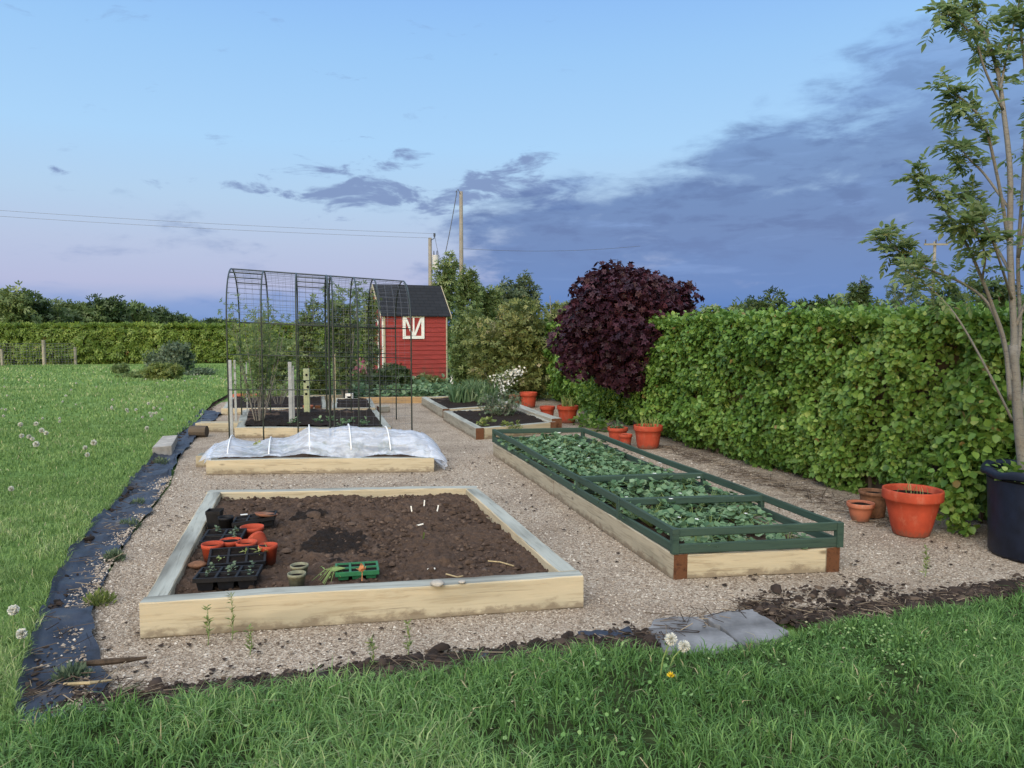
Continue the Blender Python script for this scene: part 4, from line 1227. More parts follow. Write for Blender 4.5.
def shoots(c, R, z, h, n, label, mat='iris_leaf', cat='bulb shoots', name='bulb_shoots', lean=.25, w=.016, group=None):
    a = RNG.uniform(0, 6.28, n); r = R * RNG.random(n) ** .5 * .7; x, y = c.x + r * np.cos(a), c.y + r * np.sin(a)
    V, F, Rr = blades(x, y, np.full(n, z), RNG.uniform(.6, 1.2, n) * h, RNG.uniform(.7, 1.3, n) * w, RNG.uniform(.05, lean * 2, n), RNG.random(n))
    o = np_mesh(name, V, F, M[mat], rnd=Rr, loc=(c.x, c.y, z)); return tag(o, label, cat, group)


c, R, h = pot(919, 538.5, 58, 48, 'orange_pot', 'largest orange pot under the hedge beside the navy tub', .60)
tag(shoots(c, R * 1.1, h * .80, .16, 14, 'few dry stems standing in the largest orange pot', 'olive_leaf', 'dead plant', 'dead_plant', .5, .007), None)
pot(877.5, 519, 29, 27, 'old_terracotta', 'dark mossy terracotta pot against the hedge beside the largest orange pot', .78, rimh=.12)
pot(863.5, 523, 27, 19.5, 'terracotta', 'small pale terracotta pot at the hedge foot', .62)
c, R, h = pot(649.5, 449.5, 29.5, 23.5, 'orange_pot', 'big orange pot of pale shoots near the far end of the green frame', .72)
shoots(c, R, h * .85, .17, 26, 'pale yellow green shoots in the big orange pot beyond the green frame', 'lime_leaf')
c, R, h = pot(618.5, 443, 21, 15, 'orange_pot', 'wide low orange pot touching a smaller orange pot', .75)
small_plants('pot_plant', 'small green plant in the wide low orange pot', 'pot plant', [(c.x, c.y, h * .8)], 40, .06, M['iris_leaf'], h=.12, r=.1)
pot(626, 447, 14, 12.5, 'orange_pot', 'smallest orange pot in front of the wide low one', .72)
c, R, h = pot(568, 423.5, 22, 17.5, 'orange_pot', 'orange pot of leafy shoots below the purple tree', .7)
shoots(c, R, h * .85, .24, 24, 'green bulb leaves in the orange pot below the purple tree', 'lime_leaf', w=.028)
c, R, h = pot(547.5, 421, 15.5, 14.5, 'orange_pot', 'orange pot half covered by hedge leaves beside the sleeper end', .72)
pot(528.5, 408, 18, 15.5, 'orange_pot', 'farthest bright orange pot, behind the thick railway sleeper', .74)
pot(514.5, 407.5, 11.5, 12.5, 'old_terracotta', 'farthest dark red pot beside white blossom', .8)
c, R, h = pot(307.5, 416.5, 10.5, 11, 'terracotta', 'terracotta pot in front of the pale post with holes', .7, group=None)
q = P(317, 416.5); b = MB().box((q.x, q.y + .1, .1), (.11, .12, .2), rz=.1); tag(b.build('brick', [M['wood_brown']], loc=(q.x, q.y, 0), bevel=.006), 'dark brown block beside the terracotta pot in the cage', 'block')
# a heap of terracotta troughs beyond the cage
for k, (px, w, l) in enumerate(((243, .42, 'long terracotta trough beyond the cage behind the slim white stake'), (257, .34, 'shorter terracotta trough behind the bare stems in the far bed'))):
    q = P(px, 402.5); r0 = MB()
    r0.quadstrip([[(q.x + sx * w / 2 * f, q.y + sy * .1 * f, z) for sx, sy in ((-1, -1), (1, -1), (1, 1), (-1, 1))] for z, f in ((0, .85), (.19, 1), (.19, .9), (.06, .82))])
    tag(r0.build('trough', [M['terracotta']], loc=(q.x, q.y, 0)), l, 'trough')

# navy tub with a rolled bag rim
def tub():
    c = Vector((3.74, 5.36, 0)); R, H = .35, .64
    r = empty('navy_tub', c, 'large dark navy tub holding the young ash tree', 'tub')
    b = MB(); pr = [(.001, .005), (R * .86, .005), (R * .90, .03), (R * .93, H * .4), (R * .97, H * .8), (R * .98, H * .86)]
    b.lathe(pr, c, 40, wob=.01); b.build('body', [M['navy']], r, smooth=True)
    V = []; n, m = 56, 12
    for j in range(m):
        a = j / (m - 1) * PI * 1.5 - .6
        for i in range(n):
            t = 2 * PI * i / n; rr = R + .028 * math.cos(a) * (1 + .2 * math.sin(5 * t)) ; z = H - .04 + .034 * math.sin(a) + .006 * math.sin(3 * t + 1) + .004 * math.sin(9 * t)
            V.append((c.x + rr * math.cos(t), c.y + rr * math.sin(t), z))
    V = np.array(V); V += (.007 * fbm(V, 9, 3, 3))[:, None]
    F = [(j * n + i, j * n + (i + 1) % n, (j + 1) * n + (i + 1) % n, (j + 1) * n + i) for j in range(m - 1) for i in range(n)]
    np_mesh('rolled_rim', V, F, M['navy'], r, smooth=True)
    s = MB(); s.lathe([(.001, H - .1), (R * .6, H - .1), (R * .97, H - .12)], c, 24); s.build('soil', [M['compost']], r)
    small_plants('tub_plant', 'low green plant growing in the navy tub', 'plant', [(c.x - .1, c.y + .05, H - .1)], 120, .06, M['hedge_leaf'], h=.15, r=.26)


tub()

# ------------------------------------------------------------------ seed trays on the front bed
SZ = .138
def tray(label, px, py, rz, nx, ny, w, d, h, mat, group, seedlings=0, tilt=(0, 0), z=SZ, plant='seedling_leaf'):
    c = P(px, py, z + h * .5); o = empty('seed_tray', (c.x, c.y, z), label, 'seed tray', group, rz); o.rotation_euler = (tilt[0], tilt[1], rz)
    b = MB(); cw, cd, t = w / nx, d / ny, .0022
    for i in range(nx):
        for j in range(ny):
            x, y = -w / 2 + cw * (i + .5), -d / 2 + cd * (j + .5)
            rings = []
            for zz, f in ((0, .68), (h - .004, .90), (h - .004, .86), (.012, .64)):
                rings.append([(x + sx * cw / 2 * f, y + sy * cd / 2 * f, zz) for sx, sy in ((-1, -1), (1, -1), (1, 1), (-1, 1))])
            b.quadstrip(rings)
    for i in range(nx + 1): b.box((-w / 2 + cw * i, 0, h - .002), (.013 if 0 < i < nx else .010, d + .012, .005))
    for j in range(ny + 1): b.box((0, -d / 2 + cd * j, h - .0015), (w + .012, .013 if 0 < j < ny else .010, .0055))
    for sx, sy, lx, ly in ((0, -1, w + .012, .003), (0, 1, w + .012, .003), (-1, 0, .003, d), (1, 0, .003, d)):
        b.box((sx * (w / 2 + .006), sy * (d / 2 + .006), h - .012), (lx, ly, .022))
    b.build('tray', [M[mat]], o, world=False)
    k = 0
    for i in range(nx):
        for j in range(ny):
            x, y = -w / 2 + cw * (i + .5), -d / 2 + cd * (j + .5)
            s = MB().box((x, y, h * .80), (cw * .82, cd * .82, .006)); s.build('compost', [M['compost']], o, world=False)
            if k < seedlings and random.random() < .85:
                m = 12; dd = rand_dir(m) * np.array([1, 1, .3]) + np.array([0, 0, .3]); p = np.array([x, y, h * .82]) + np.abs(RNG.normal(0, .012, (m, 3)))
                p[:, 2] += RNG.uniform(0, .03, m)
                leaves('seedling', p, dd, rand_dir(m) * .3 + np.array([0, 0, 1]), RNG.uniform(.012, .026, m), M[plant], o, 'narrow' if plant == 'seedling_leaf' else 'oval', world=False)
            k += 1
    return o


gt = 'black seed trays on the front bed'
tray('black tray of seedlings at the front corner of the big bed', 229, 578, .16, 3, 2, .335, .21, .075, 'black_plastic', gt, 6, plant='grey_leaf')
tray('tilted black tray of yellow seedlings leaning on orange pots', 238, 559, .26, 3, 2, .32, .17, .07, 'black_plastic', gt, 3, (.30, 0), z=.165)
tray('black tray sitting on top of the orange pots', 224, 539, .14, 2, 2, .24, .21, .06, 'black_plastic', gt, 4, (.10, 0), z=.20, plant='grey_leaf')
tray('black tray under a terracotta saucer at the back of the group', 256, 521, .20, 3, 2, .29, .19, .065, 'black_plastic', gt, 0, (.0, -.12), z=.15)
tray('green tray with six cells on the front bed', 357, 571, .22, 3, 2, .24, .18, .05, 'green_plastic', None, 2)


def small_pot(px, py, r, h, mat, label, z=SZ, tilt=0, rz=0, square=False, filled=True, group='orange pots among the seed trays', cat='plant pot', name='plant_pot'):
    c = P(px, py, z); n = 4 if square else 24; b = MB()
    pr = [(.001, .002), (r * .74, .002), (r * .95, h * .8), (r, h * .81), (r, h), (r * .94, h), (r * .88, h * .8), (r * .70, .02)]
    b.lathe(pr, (0, 0, 0), n); o = b.build(name, [M[mat]], smooth=not square, world=False); o.location = c; o.rotation_euler = (tilt, 0, rz)
    tag(o, label, cat, group)
    if filled:
        s = MB(); s.lathe([(.001, h * .8), (r * .88, h * .79)], (0, 0, 0), n); s.build('compost', [M['compost']], o, world=False)
    return o


small_pot(252.5, 545, .078, .13, 'orange_pot', 'upright orange pot between the black trays', filled=False)
small_pot(264, 549, .065, .11, 'orange_pot', 'orange pot lying tipped behind the yellow seedlings', tilt=-1.1, rz=.9, z=.17, filled=False)
small_pot(213, 562, .068, .12, 'orange_pot', 'orange pot at the outer end under the tilted tray')
small_pot(231, 558, .068, .12, 'orange_pot', 'orange pot hidden under the middle of the tilted tray')
small_pot(268.5, 564, .058, .125, 'orange_pot', 'orange pot with yellow seedlings beside the tilted tray')
small_pot(247, 560, .066, .12, 'orange_pot', 'orange pot squeezed between the two tilted trays')
small_pot(215, 527, .075, .13, 'black_plastic', 'square black pot against the side board', square=True, rz=.9, group=None)
small_pot(226, 530, .055, .10, 'black_plastic', 'round black pot behind the tray of seedlings', group=None)
small_pot(297, 587.5, .052, .085, 'grey_pot', 'near grey fibre pot on the soil', group='grey fibre pots', filled=True)
small_pot(299.5, 577, .053, .075, 'grey_pot', 'far grey fibre pot on the soil behind the other', group='grey fibre pots')
q = P(266, 516, .225); b = MB(); b.lathe([(.001, 0), (.07, 0), (.085, .02), (.08, .02), (.066, .006), (.001, .006)], (0, 0, 0), 24); o = b.build('saucer', [M['terracotta']], world=False, smooth=True); o.location = q; o.rotation_euler = (-.15, .1, 0); tag(o, 'terracotta saucer on the tray at the back', 'saucer')
q = P(244, 514.5, .222); o = MB().box((q.x, q.y, q.z), (.05, .02, .004), rz=.4).build('plant_label', [M['label_white']], loc=tuple(q)); tag(o, 'white plant label lying on the tray with saucer', 'plant label')
# yellow seedlings and the limp plant by the green tray
for px, py, l in ((247, 551, 'yellow star shaped seedling over the upright orange pot'), (259, 551, 'yellow seedling between tilted tray and orange pots'), (267, 550, 'yellow seedling in the orange pot beside the tilted tray')):
    q = P(px, py, .24); m = 9; d = rand_dir(m) * np.array([1, 1, .4]) + np.array([0, 0, .25])
    o = leaves('seedling', np.array(q) + RNG.normal(0, .008, (m, 3)), d, rand_dir(m) * .3 + np.array([0, 0, 1]), RNG.uniform(.03, .055, m), M['seedling_leaf'], None, 'narrow', RNG.uniform(.6, 1, m), loc=tuple(q)); tag(o, l, 'seedling')
    b = MB(); b.tube([q, (q.x, q.y, SZ)], .0025, 5); b.build('stem', [M['stem_green']], o, world=False) if False else None
    bb = MB(); bb.tube([(0, 0, 0), (.004, .004, -.06), (0, .01, SZ - q.z)], .0022, 5); bb.build('stem', [M['stem_green']], o, world=False)
q = P(338, 577, .15); b = MB()
for k in range(16):
    a = random.uniform(1.9, 4.6); ln = random.uniform(.06, .16); b.tube([q + Vector((.04, .01, .05)), q + Vector((math.cos(a) * ln * .5, math.sin(a) * ln * .4, .05)), q + Vector((math.cos(a) * ln, math.sin(a) * ln * .7, -.012))], [.003, .002, .0014], 4)
o = b.build('limp_seedlings', [M['stem_green']], loc=tuple(q)); tag(o, 'tangle of limp green seedlings spilling from the green tray', 'seedlings')
leaves('leaf_tips', np.array(q) + np.array([-.03, -.02, .03]) + RNG.normal(0, .032, (40, 3)) * np.array([1, .7, .5]), rand_dir(40), rand_dir(40) * .5 + np.array([0, 0, 1]), RNG.uniform(.015, .035, 40), M['seedling_leaf'], o, 'narrow', RNG.uniform(0, .7, 40), world=False) if False else None
p = RNG.normal(0, .032, (40, 3)) * np.array([1.2, .8, .4]) + np.array([-.03, 0, .03])
leaves('leaf_tips', p, rand_dir(40), rand_dir(40) * .5 + np.array([0, 0, 1]), RNG.uniform(.015, .035, 40), M['seedling_leaf'], o, 'narrow', RNG.uniform(0, .7, 40), world=False)
q = P(362, 580, .19); m = 7; o = leaves('dry_leaf', np.array([(0, 0, .05)] * m) + RNG.normal(0, .006, (m, 3)), np.stack([RNG.normal(0, .5, m), RNG.normal(0, .3, m), np.full(m, 1.)], 1), rand_dir(m), RNG.uniform(.03, .045, m), M['dry'], None, 'oval', world=False); o.location = q
bb = MB(); bb.tube([(0, 0, -.005), (.002, 0, .055)], .003, 5); bb.build('stem', [M['dry']], o, world=False); tag(o, 'dry orange curled seedling on the front board', 'dead seedling')


def pebble(px, py, z, s, label, mat='stone', name='stone', flat=.5):
    q = P(px, py, z); n = 1; x, y, zz = np.array([0.]), np.array([0.]), np.array([0.])
    me = bpy.data.meshes.new(name); bm = bmesh.new(); bmesh.ops.create_icosphere(bm, subdivisions=3, radius=1)
    for v in bm.verts:
        f = 1 + .16 * float(vnoise(np.array([[v.co.x, v.co.y, v.co.z]]), 1.4, int(px))[0]); v.co = Vector((v.co.x * s * f * 1.2, v.co.y * s * f, v.co.z * s * f * flat + s * flat * .8))
    bm.to_mesh(me); bm.free(); me.materials.append(M[mat])
    for p in me.polygons: p.use_smooth = True
    o = bpy.data.objects.new(name, me); COL.objects.link(o); o.location = q; return tag(o, label, 'stone')


pebble(437.5, 585.5, .19, .035, 'flat grey stone resting on top of the front board')
pebble(462, 583, .19, .018, 'tiny grey stone on the front board beside the flat stone')
pebble(197, 568, SZ, .045, 'brown stone in the corner of the front bed', 'old_terracotta')
# plant labels and sticks in the front bed soil
for k, (px, py, lean, l) in enumerate(((437, 512, .2, 'white label standing in the soil near the far corner of the bed'), (424, 507, .1, 'white label standing farthest back in the soil'), (412, 513, -.15, 'short white label between the upright labels and the compost'), (423, 540, .15, 'pale green label standing in the middle of the soil'), (416, 527, 1.3, 'white label lying flat on the soil near the upright ones'), (427, 571, 1.35, 'white label lying on the soil near the front board'))):
    q = P(px, py, .13); o = MB().box((0, 0, .03), (.010, .002, .055)).build('plant_label', [M['label_white'] if k != 3 else M['lime_leaf']], world=False); o.location = q + Vector((0, 0, .01 if lean > 1 else 0)); o.rotation_euler = (random.uniform(-.2, .2), lean, random.uniform(-.5, .5)); tag(o, l, 'plant label', 'plant labels in the front bed')
for pts, l in (([(488, 561), (500, 562), (514, 566)], 'pale curved stick on the soil near the right board'), ([(446, 574), (457, 577), (463, 576)], 'short pale stick on the soil behind the front board')):
    b = MB(); b.tube([P(a, b_, .148) for a, b_ in pts], .0045, 6); q = P(*pts[0], .148); tag(b.build('stick', [M['straw']], loc=tuple(q)), l, 'stick')

# ------------------------------------------------------------------ slate slabs, sticks
def slab(pts, h, label, mat='slate'):
    c = [P(*p) for p in pts]; ctr = sum(c, Vector()) / len(c); b = MB(); dense = []
    for i in range(len(c)):
        for k in range(6):
            p = c[i].lerp(c[(i + 1) % len(c)], k / 6); dense.append(p + Vector((random.uniform(-1, 1), random.uniform(-1, 1), 0)) * .008)
    b.quadstrip([[Vector((p.x, p.y, .001)) for p in dense], [Vector((p.x, p.y, h)) for p in dense], [ctr.lerp(p, .985) + Vector((0, 0, h + .005)) for p in dense]], cap=False)
    b.poly([ctr.lerp(p, .985) + Vector((0, 0, h + .005)) for p in dense])
    o = b.build('stone_slab', [M[mat]], loc=(ctr.x, ctr.y, 0)); return tag(o, label, 'stone slab')


slab([(648, 636), (652, 625), (672, 621), (700, 622), (706, 629), (722, 636), (738, 648), (722, 657), (690, 660), (664, 654)], .022, 'blue grey slate slab beside the dandelion clocks at the lawn edge')
slab([(703, 621), (730, 616), (752, 615), (768, 624), (788, 637), (779, 645), (756, 648), (743, 652), (722, 634)], .028, 'blue grey slate slab beside the dark mulch, touching the other slab')
b = MB(); b.tube([P(80, 664, .05), P(105, 662, .055), P(128, 660, .04), P(147, 657.5, .035)], [.012, .016, .013, .006], 7); tag(b.build('branch', [M['twig']], loc=tuple(P(80, 664))), 'dark dead branch lying from the membrane onto gravel', 'branch')
b = MB(); b.tube([P(64, 684, .05), P(90, 683, .06), P(112, 680, .04)], [.006, .008, .004], 6); tag(b.build('branch', [M['straw']], loc=tuple(P(64, 684))), 'pale dry stick on the lower membrane', 'branch')

# ------------------------------------------------------------------ hedges
def hedge(label, pts, H, D, mat, dens, leaf, kind='oval', seed=3, bulge=.10, core_mat='dark_bark', back=.15, hvar=.05, end0=True, shag=0):
    pts = [Vector((p[0], p[1], 0)) for p in pts]; root = empty('hedge', pts[0], label, 'hedge')
    Ps, As, Ns, Ss = [], [], [], []
    for i in range(len(pts) - 1):
        a, b = pts[i], pts[i + 1]; e = (b - a); ln = e.length; e = e.normalized(); nrm = Vector((e.y, -e.x, 0))
        if nrm.dot(-a) < 0: nrm = -nrm       # faces the garden
        dd = dens[i] if hasattr(dens, '__len__') else dens; lf = leaf[i] if hasattr(leaf, '__len__') else leaf
        for face, area in (('front', ln * H), ('top', ln * D), ('back', ln * H * back), ('end', D * H if (i == 0 and end0) else 0)):
            n = int(area * dd)
            if n < 4: continue
            u, v = RNG.random(n), RNG.random(n); dep = np.abs(RNG.normal(0, .085, n))
            if face == 'front':
                q = u * ln; p = np.array(a) + q[:, None] * np.array(e); z = .02 + (H - .02) * v; N = np.tile(np.array(nrm), (n, 1))
                pw = np.stack([q, z, np.full(n, i * 3.3)], 1); gap = fbm(pw * np.array([1, .8, 1]), 3.4, seed + 11, 3); off = bulge * fbm(pw, 1.6, seed, 4) + .6 * bulge * fbm(pw, 6, seed + 5, 2) - dep - .22 * np.clip((-.38 - gap) / .3, 0, 1)
                off -= (.26 + .14 * fbm(pw * np.array([1, 0, 1]), 1.7, seed + 3, 3)) * np.clip((.42 - z) / .42, 0, 1) ** 1.3 + .10 * np.clip((z - H + .2) / .2, 0, 1) ** 2
                p = p + N * off[:, None]; p[:, 2] = z
            elif face == 'top':
                q = u * ln; p = np.array(a) + q[:, None] * np.array(e) - np.array(nrm) * (v * D)[:, None]; N = np.tile([0, 0, 1.], (n, 1))
                pw = np.stack([q, v * D, np.full(n, 50.)], 1); p[:, 2] = H + hvar * fbm(pw, 2.0, seed + 2, 4) - dep * .6 + np.abs(RNG.normal(0, .05 + shag, n)) * (RNG.random(n) < .25)
            elif face == 'back':
                q = u * ln; p = np.array(a) + q[:, None] * np.array(e) - np.array(nrm) * (D - dep)[:, None]; p[:, 2] = H * v; N = np.tile(-np.array(nrm), (n, 1))
            else:
                p = np.array(a) - np.array(nrm) * (v * D)[:, None] + np.array(e) * dep[:, None]; p[:, 2] = H * u; N = np.tile(-np.array(e), (n, 1))
            Ps.append(p); Ns.append(N + rand_dir(n) * .55 + np.array([0, 0, .35])); As.append(rand_dir(n) * .8 + N * .35 + np.array([0, 0, -.45 if face != 'top' else .5])); Ss.append(lf * RNG.uniform(.55, 1.25, n))
    p = np.concatenate(Ps); n = len(p)
    tone = np.clip(.42 + .20 * fbm(p, 1.1, seed + 9, 3) + RNG.normal(0, .19, n), 0, .94); tone[RNG.random(n) < .004] = 1
    leaves('foliage', p, np.concatenate(As), np.concatenate(Ns), np.concatenate(Ss), mat, root, kind, tone)
    # woody inside: upright stems and a dense dark mass of twigs
    b = MB()
    for i in range(len(pts) - 1):
        a, c = pts[i], pts[i + 1]; e = (c - a).normalized(); nrm = Vector((e.y, -e.x, 0)); nrm = nrm if nrm.dot(-a) > 0 else -nrm
        for k in range(int((c - a).length / .25)):
            s = a + e * (k * .25 + random.uniform(-.05, .05)) - nrm * random.uniform(.22, .35)
            b.tube([s, s + Vector((random.uniform(-.05, .05), 0, H * .5)), s + Vector((random.uniform(-.1, .1), random.uniform(-.1, .1), H * .92))], [.02, .015, .006], 5)
    b.build('stems', M[core_mat], root)
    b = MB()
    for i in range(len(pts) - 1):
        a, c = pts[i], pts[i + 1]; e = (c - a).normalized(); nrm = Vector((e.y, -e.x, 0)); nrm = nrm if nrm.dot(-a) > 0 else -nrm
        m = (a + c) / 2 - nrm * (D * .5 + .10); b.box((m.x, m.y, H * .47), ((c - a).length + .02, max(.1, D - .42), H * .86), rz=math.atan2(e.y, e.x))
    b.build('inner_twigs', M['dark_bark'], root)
    return root


hg = hedge('tall clipped bright green beech hedge running the whole right side of the gravel', [(3.88, 5.78), (3.38, 6.8), (2.72, 8.6), (1.98, 11.6), (1.22, 15.0), (.74, 17.4)], 1.70, .95, M['hedge_leaf'], [4300, 3500, 2700, 1900, 1300], [.056, .058, .062, .072, .09], 'oval', 3, .13)
bl = [((3.50, 6.05, .42), (.16, .2, .30)), ((3.50, 5.95, .20), (.13, .15, .20)), ((3.60, 5.98, .62), (.2, .2, .28)), ((3.66, 5.9, .95), (.2, .2, .4))]
foliage('low_shoots', bl, 1500, .062, M['hedge_leaf'], hg, 'oval', .5, .6, .3, minz=.02)
hedge('long low clipped yellow green hedge along the far side of the lawn', [(-6.2, 38.8), (-12, 36.6), (-30, 33.0)], 1.72, 1.1, M['far_hedge_leaf'], [230, 260], [.24, .22], 'tuft', 8, .14, end0=True)

# ------------------------------------------------------------------ purple maple
q = PY(621, 400, 12.2)
mp = empty('purple_maple', (q.x, q.y, 0), 'round headed dark purple leaved maple rising out of the hedge', 'tree')
zc = 1.60
bl = cluster_blobs((q.x + .03, q.y, zc), (1.22, 1.05, 1.02), 64, (.26, .40), 5)
limbs(mp, (q.x + .32, q.y + .3, 0), (q.x + .1, q.y + .1, 2.3), .06, M['dark_bark'], bl, 16)
foliage('crown', bl, 24000, .088, M['purple_leaf'], mp, 'maple', .45, .5, .25)

# ------------------------------------------------------------------ the young ash
def ash():
    Y = 5.30; base = PY(1026, 480, Y + .08); base.z = .5
    root = empty('young_ash', base, 'young multi stemmed ash tree with airy leaves growing out of the navy tub', 'tree')
    b = MB(); tips = []
    def line(pts, r0, r1, leafy=0, n=8):
        W = [PY(x, y, Y + dy) for x, y, dy in pts]
        if pts[0][1] > 450: W[0].z = .5
        # smooth the polyline
        Q = []
        for i in range(len(W) - 1):
            p0, p1, p2, p3 = W[max(0, i - 1)], W[i], W[i + 1], W[min(len(W) - 1, i + 2)]
            for k in range(5):
                t = k / 5; Q.append(.5 * ((2 * p1) + (-p0 + p2) * t + (2 * p0 - 5 * p1 + 4 * p2 - p3) * t * t + (-p0 + 3 * p1 - 3 * p2 + p3) * t ** 3))
        Q.append(W[-1]); m = len(Q)
        b.tube(Q, [r0 + (r1 - r0) * i / (m - 1) for i in range(m)], n)
        if leafy:
            for i in range(m):
                if i / (m - 1) >= 1 - leafy: tips.append((Q[i], (Q[min(i + 1, m - 1)] - Q[max(0, i - 1)]).normalized(), i / (m - 1)))
        return Q
    # stems
    line([(1026, 480, .08), (1019, 425, .05), (1013, 345, 0)], .040, .029)
    line([(1013, 350, 0), (1014, 330, 0), (1010, 250, 0), (1010, 172, 0), (1003, 107, .05), (997, 69, .1), (985, 35, .1), (972, 15, .1), (962, 2, .1)], .025, .005, .45)
    line([(1014, 380, .02), (1020, 330, .08), (1018, 258, .1), (1023, 180, .15), (1026, 90, .2), (1020, 20, .2), (1018, -40, .2)], .015, .006, .55)
    line([(1010, 400, 0), (1005, 345, -.05), (992, 305, -.1), (982, 279, -.15), (965, 241, -.2), (943, 206, -.3), (930, 184, -.3), (920, 178, -.3)], .016, .004, .5)
    line([(1011, 380, 0), (1000, 330, .1), (985, 300, .15), (960, 282, .2), (935, 272, .2), (912, 262, .2), (900, 252, .2), (890, 242, .2), (886, 234, .2)], .013, .003, .7)
    line([(1012, 420, -.05), (995, 385, -.15), (968, 335, -.2), (950, 308, -.2), (930, 288, -.2), (905, 270, -.2)], .009, .003, .35)
    line([(1008, 240, 0), (1000, 190, -.1), (986, 129, -.2), (972, 108, -.25), (958, 96, -.25), (948, 88, -.25)], .013, .003, .7)
    line([(1010, 210, 0), (985, 175, .15), (970, 160, .2), (962, 150, .25), (956, 142, .3)], .010, .003, .7)
    line([(1003, 110, 0), (985, 70, -.1), (975, 40, -.15), (955, 18, -.2), (940, 14, -.2)], .009, .003, .6)
    line([(1000, 90, .05), (1008, 50, .1), (1015, 20, .1), (1018, 5, .1)], .009, .003, .8)
    line([(1009, 270, 0), (990, 235, .2), (975, 205, .3), (965, 190, .3)], .011, .003, .6)
    line([(1012, 300, 0), (1000, 262, -.3), (988, 230, -.4), (980, 215, -.4)], .010, .003, .6)
    line([(982, 279, -.15), (985, 255, -.3), (975, 232, -.4), (968, 215, -.4)], .008, .003, .8)
    line([(1018, 258, .1), (1030, 200, 0), (1040, 150, 0), (1045, 110, 0)], .012, .003, .7)
    line([(1014, 330, 0), (1035, 280, -.1), (1050, 240, -.1), (1060, 215, -.1)], .012, .003, .6)
    line([(1018, 440, .1), (1024, 390, .15), (1030, 340, .2), (1040, 300, .2)], .014, .004, .3)
    Pp, Aa, Nn, Sz = [], [], [], []; tw = MB()
    for p, d, f in tips:
        for k in range(int(2.0 + 1.8 * f)):
            a = (d * .5 + Vector(RNG.normal(size=3)) * .75 + Vector((0, 0, .25))).normalized(); ln = random.uniform(.07, .15)
            s = p + Vector(RNG.normal(0, .03, 3)); e1 = s + a * ln * .55 + Vector((0, 0, .01)); e2 = s + a * ln + Vector((0, 0, -.035))
            b.tube([p, s, e1, e2], [.002, .0016, .0012, .0008], 3, cap=False, m=1)
            side = a.cross(Vector((0, 0, 1))).normalized()
            for j in range(4):
                t = .35 + .6 * j / 3.5; c = s.lerp(e2, t)
                for sg in (-1, 1):
                    Pp.append(c); Aa.append(tuple(side * sg + a * .6 + Vector((0, 0, random.uniform(-.45, .1))))); Nn.append((random.gauss(0, .6), random.gauss(-.5, .5), 1)); Sz.append(random.uniform(.045, .072))
            Pp.append(e2); Aa.append(tuple(a + Vector((0, 0, -.3)))); Nn.append((random.gauss(0, .3), random.gauss(0, .3), 1)); Sz.append(random.uniform(.05, .085))
    leaves('crown', np.array(Pp), np.array(Aa), np.array(Nn), np.array(Sz), M['ash_leaf'], root, 'lance')
    b.build('trunk', [M['bark'], M['stem_green']], root, smooth=True)


ash()

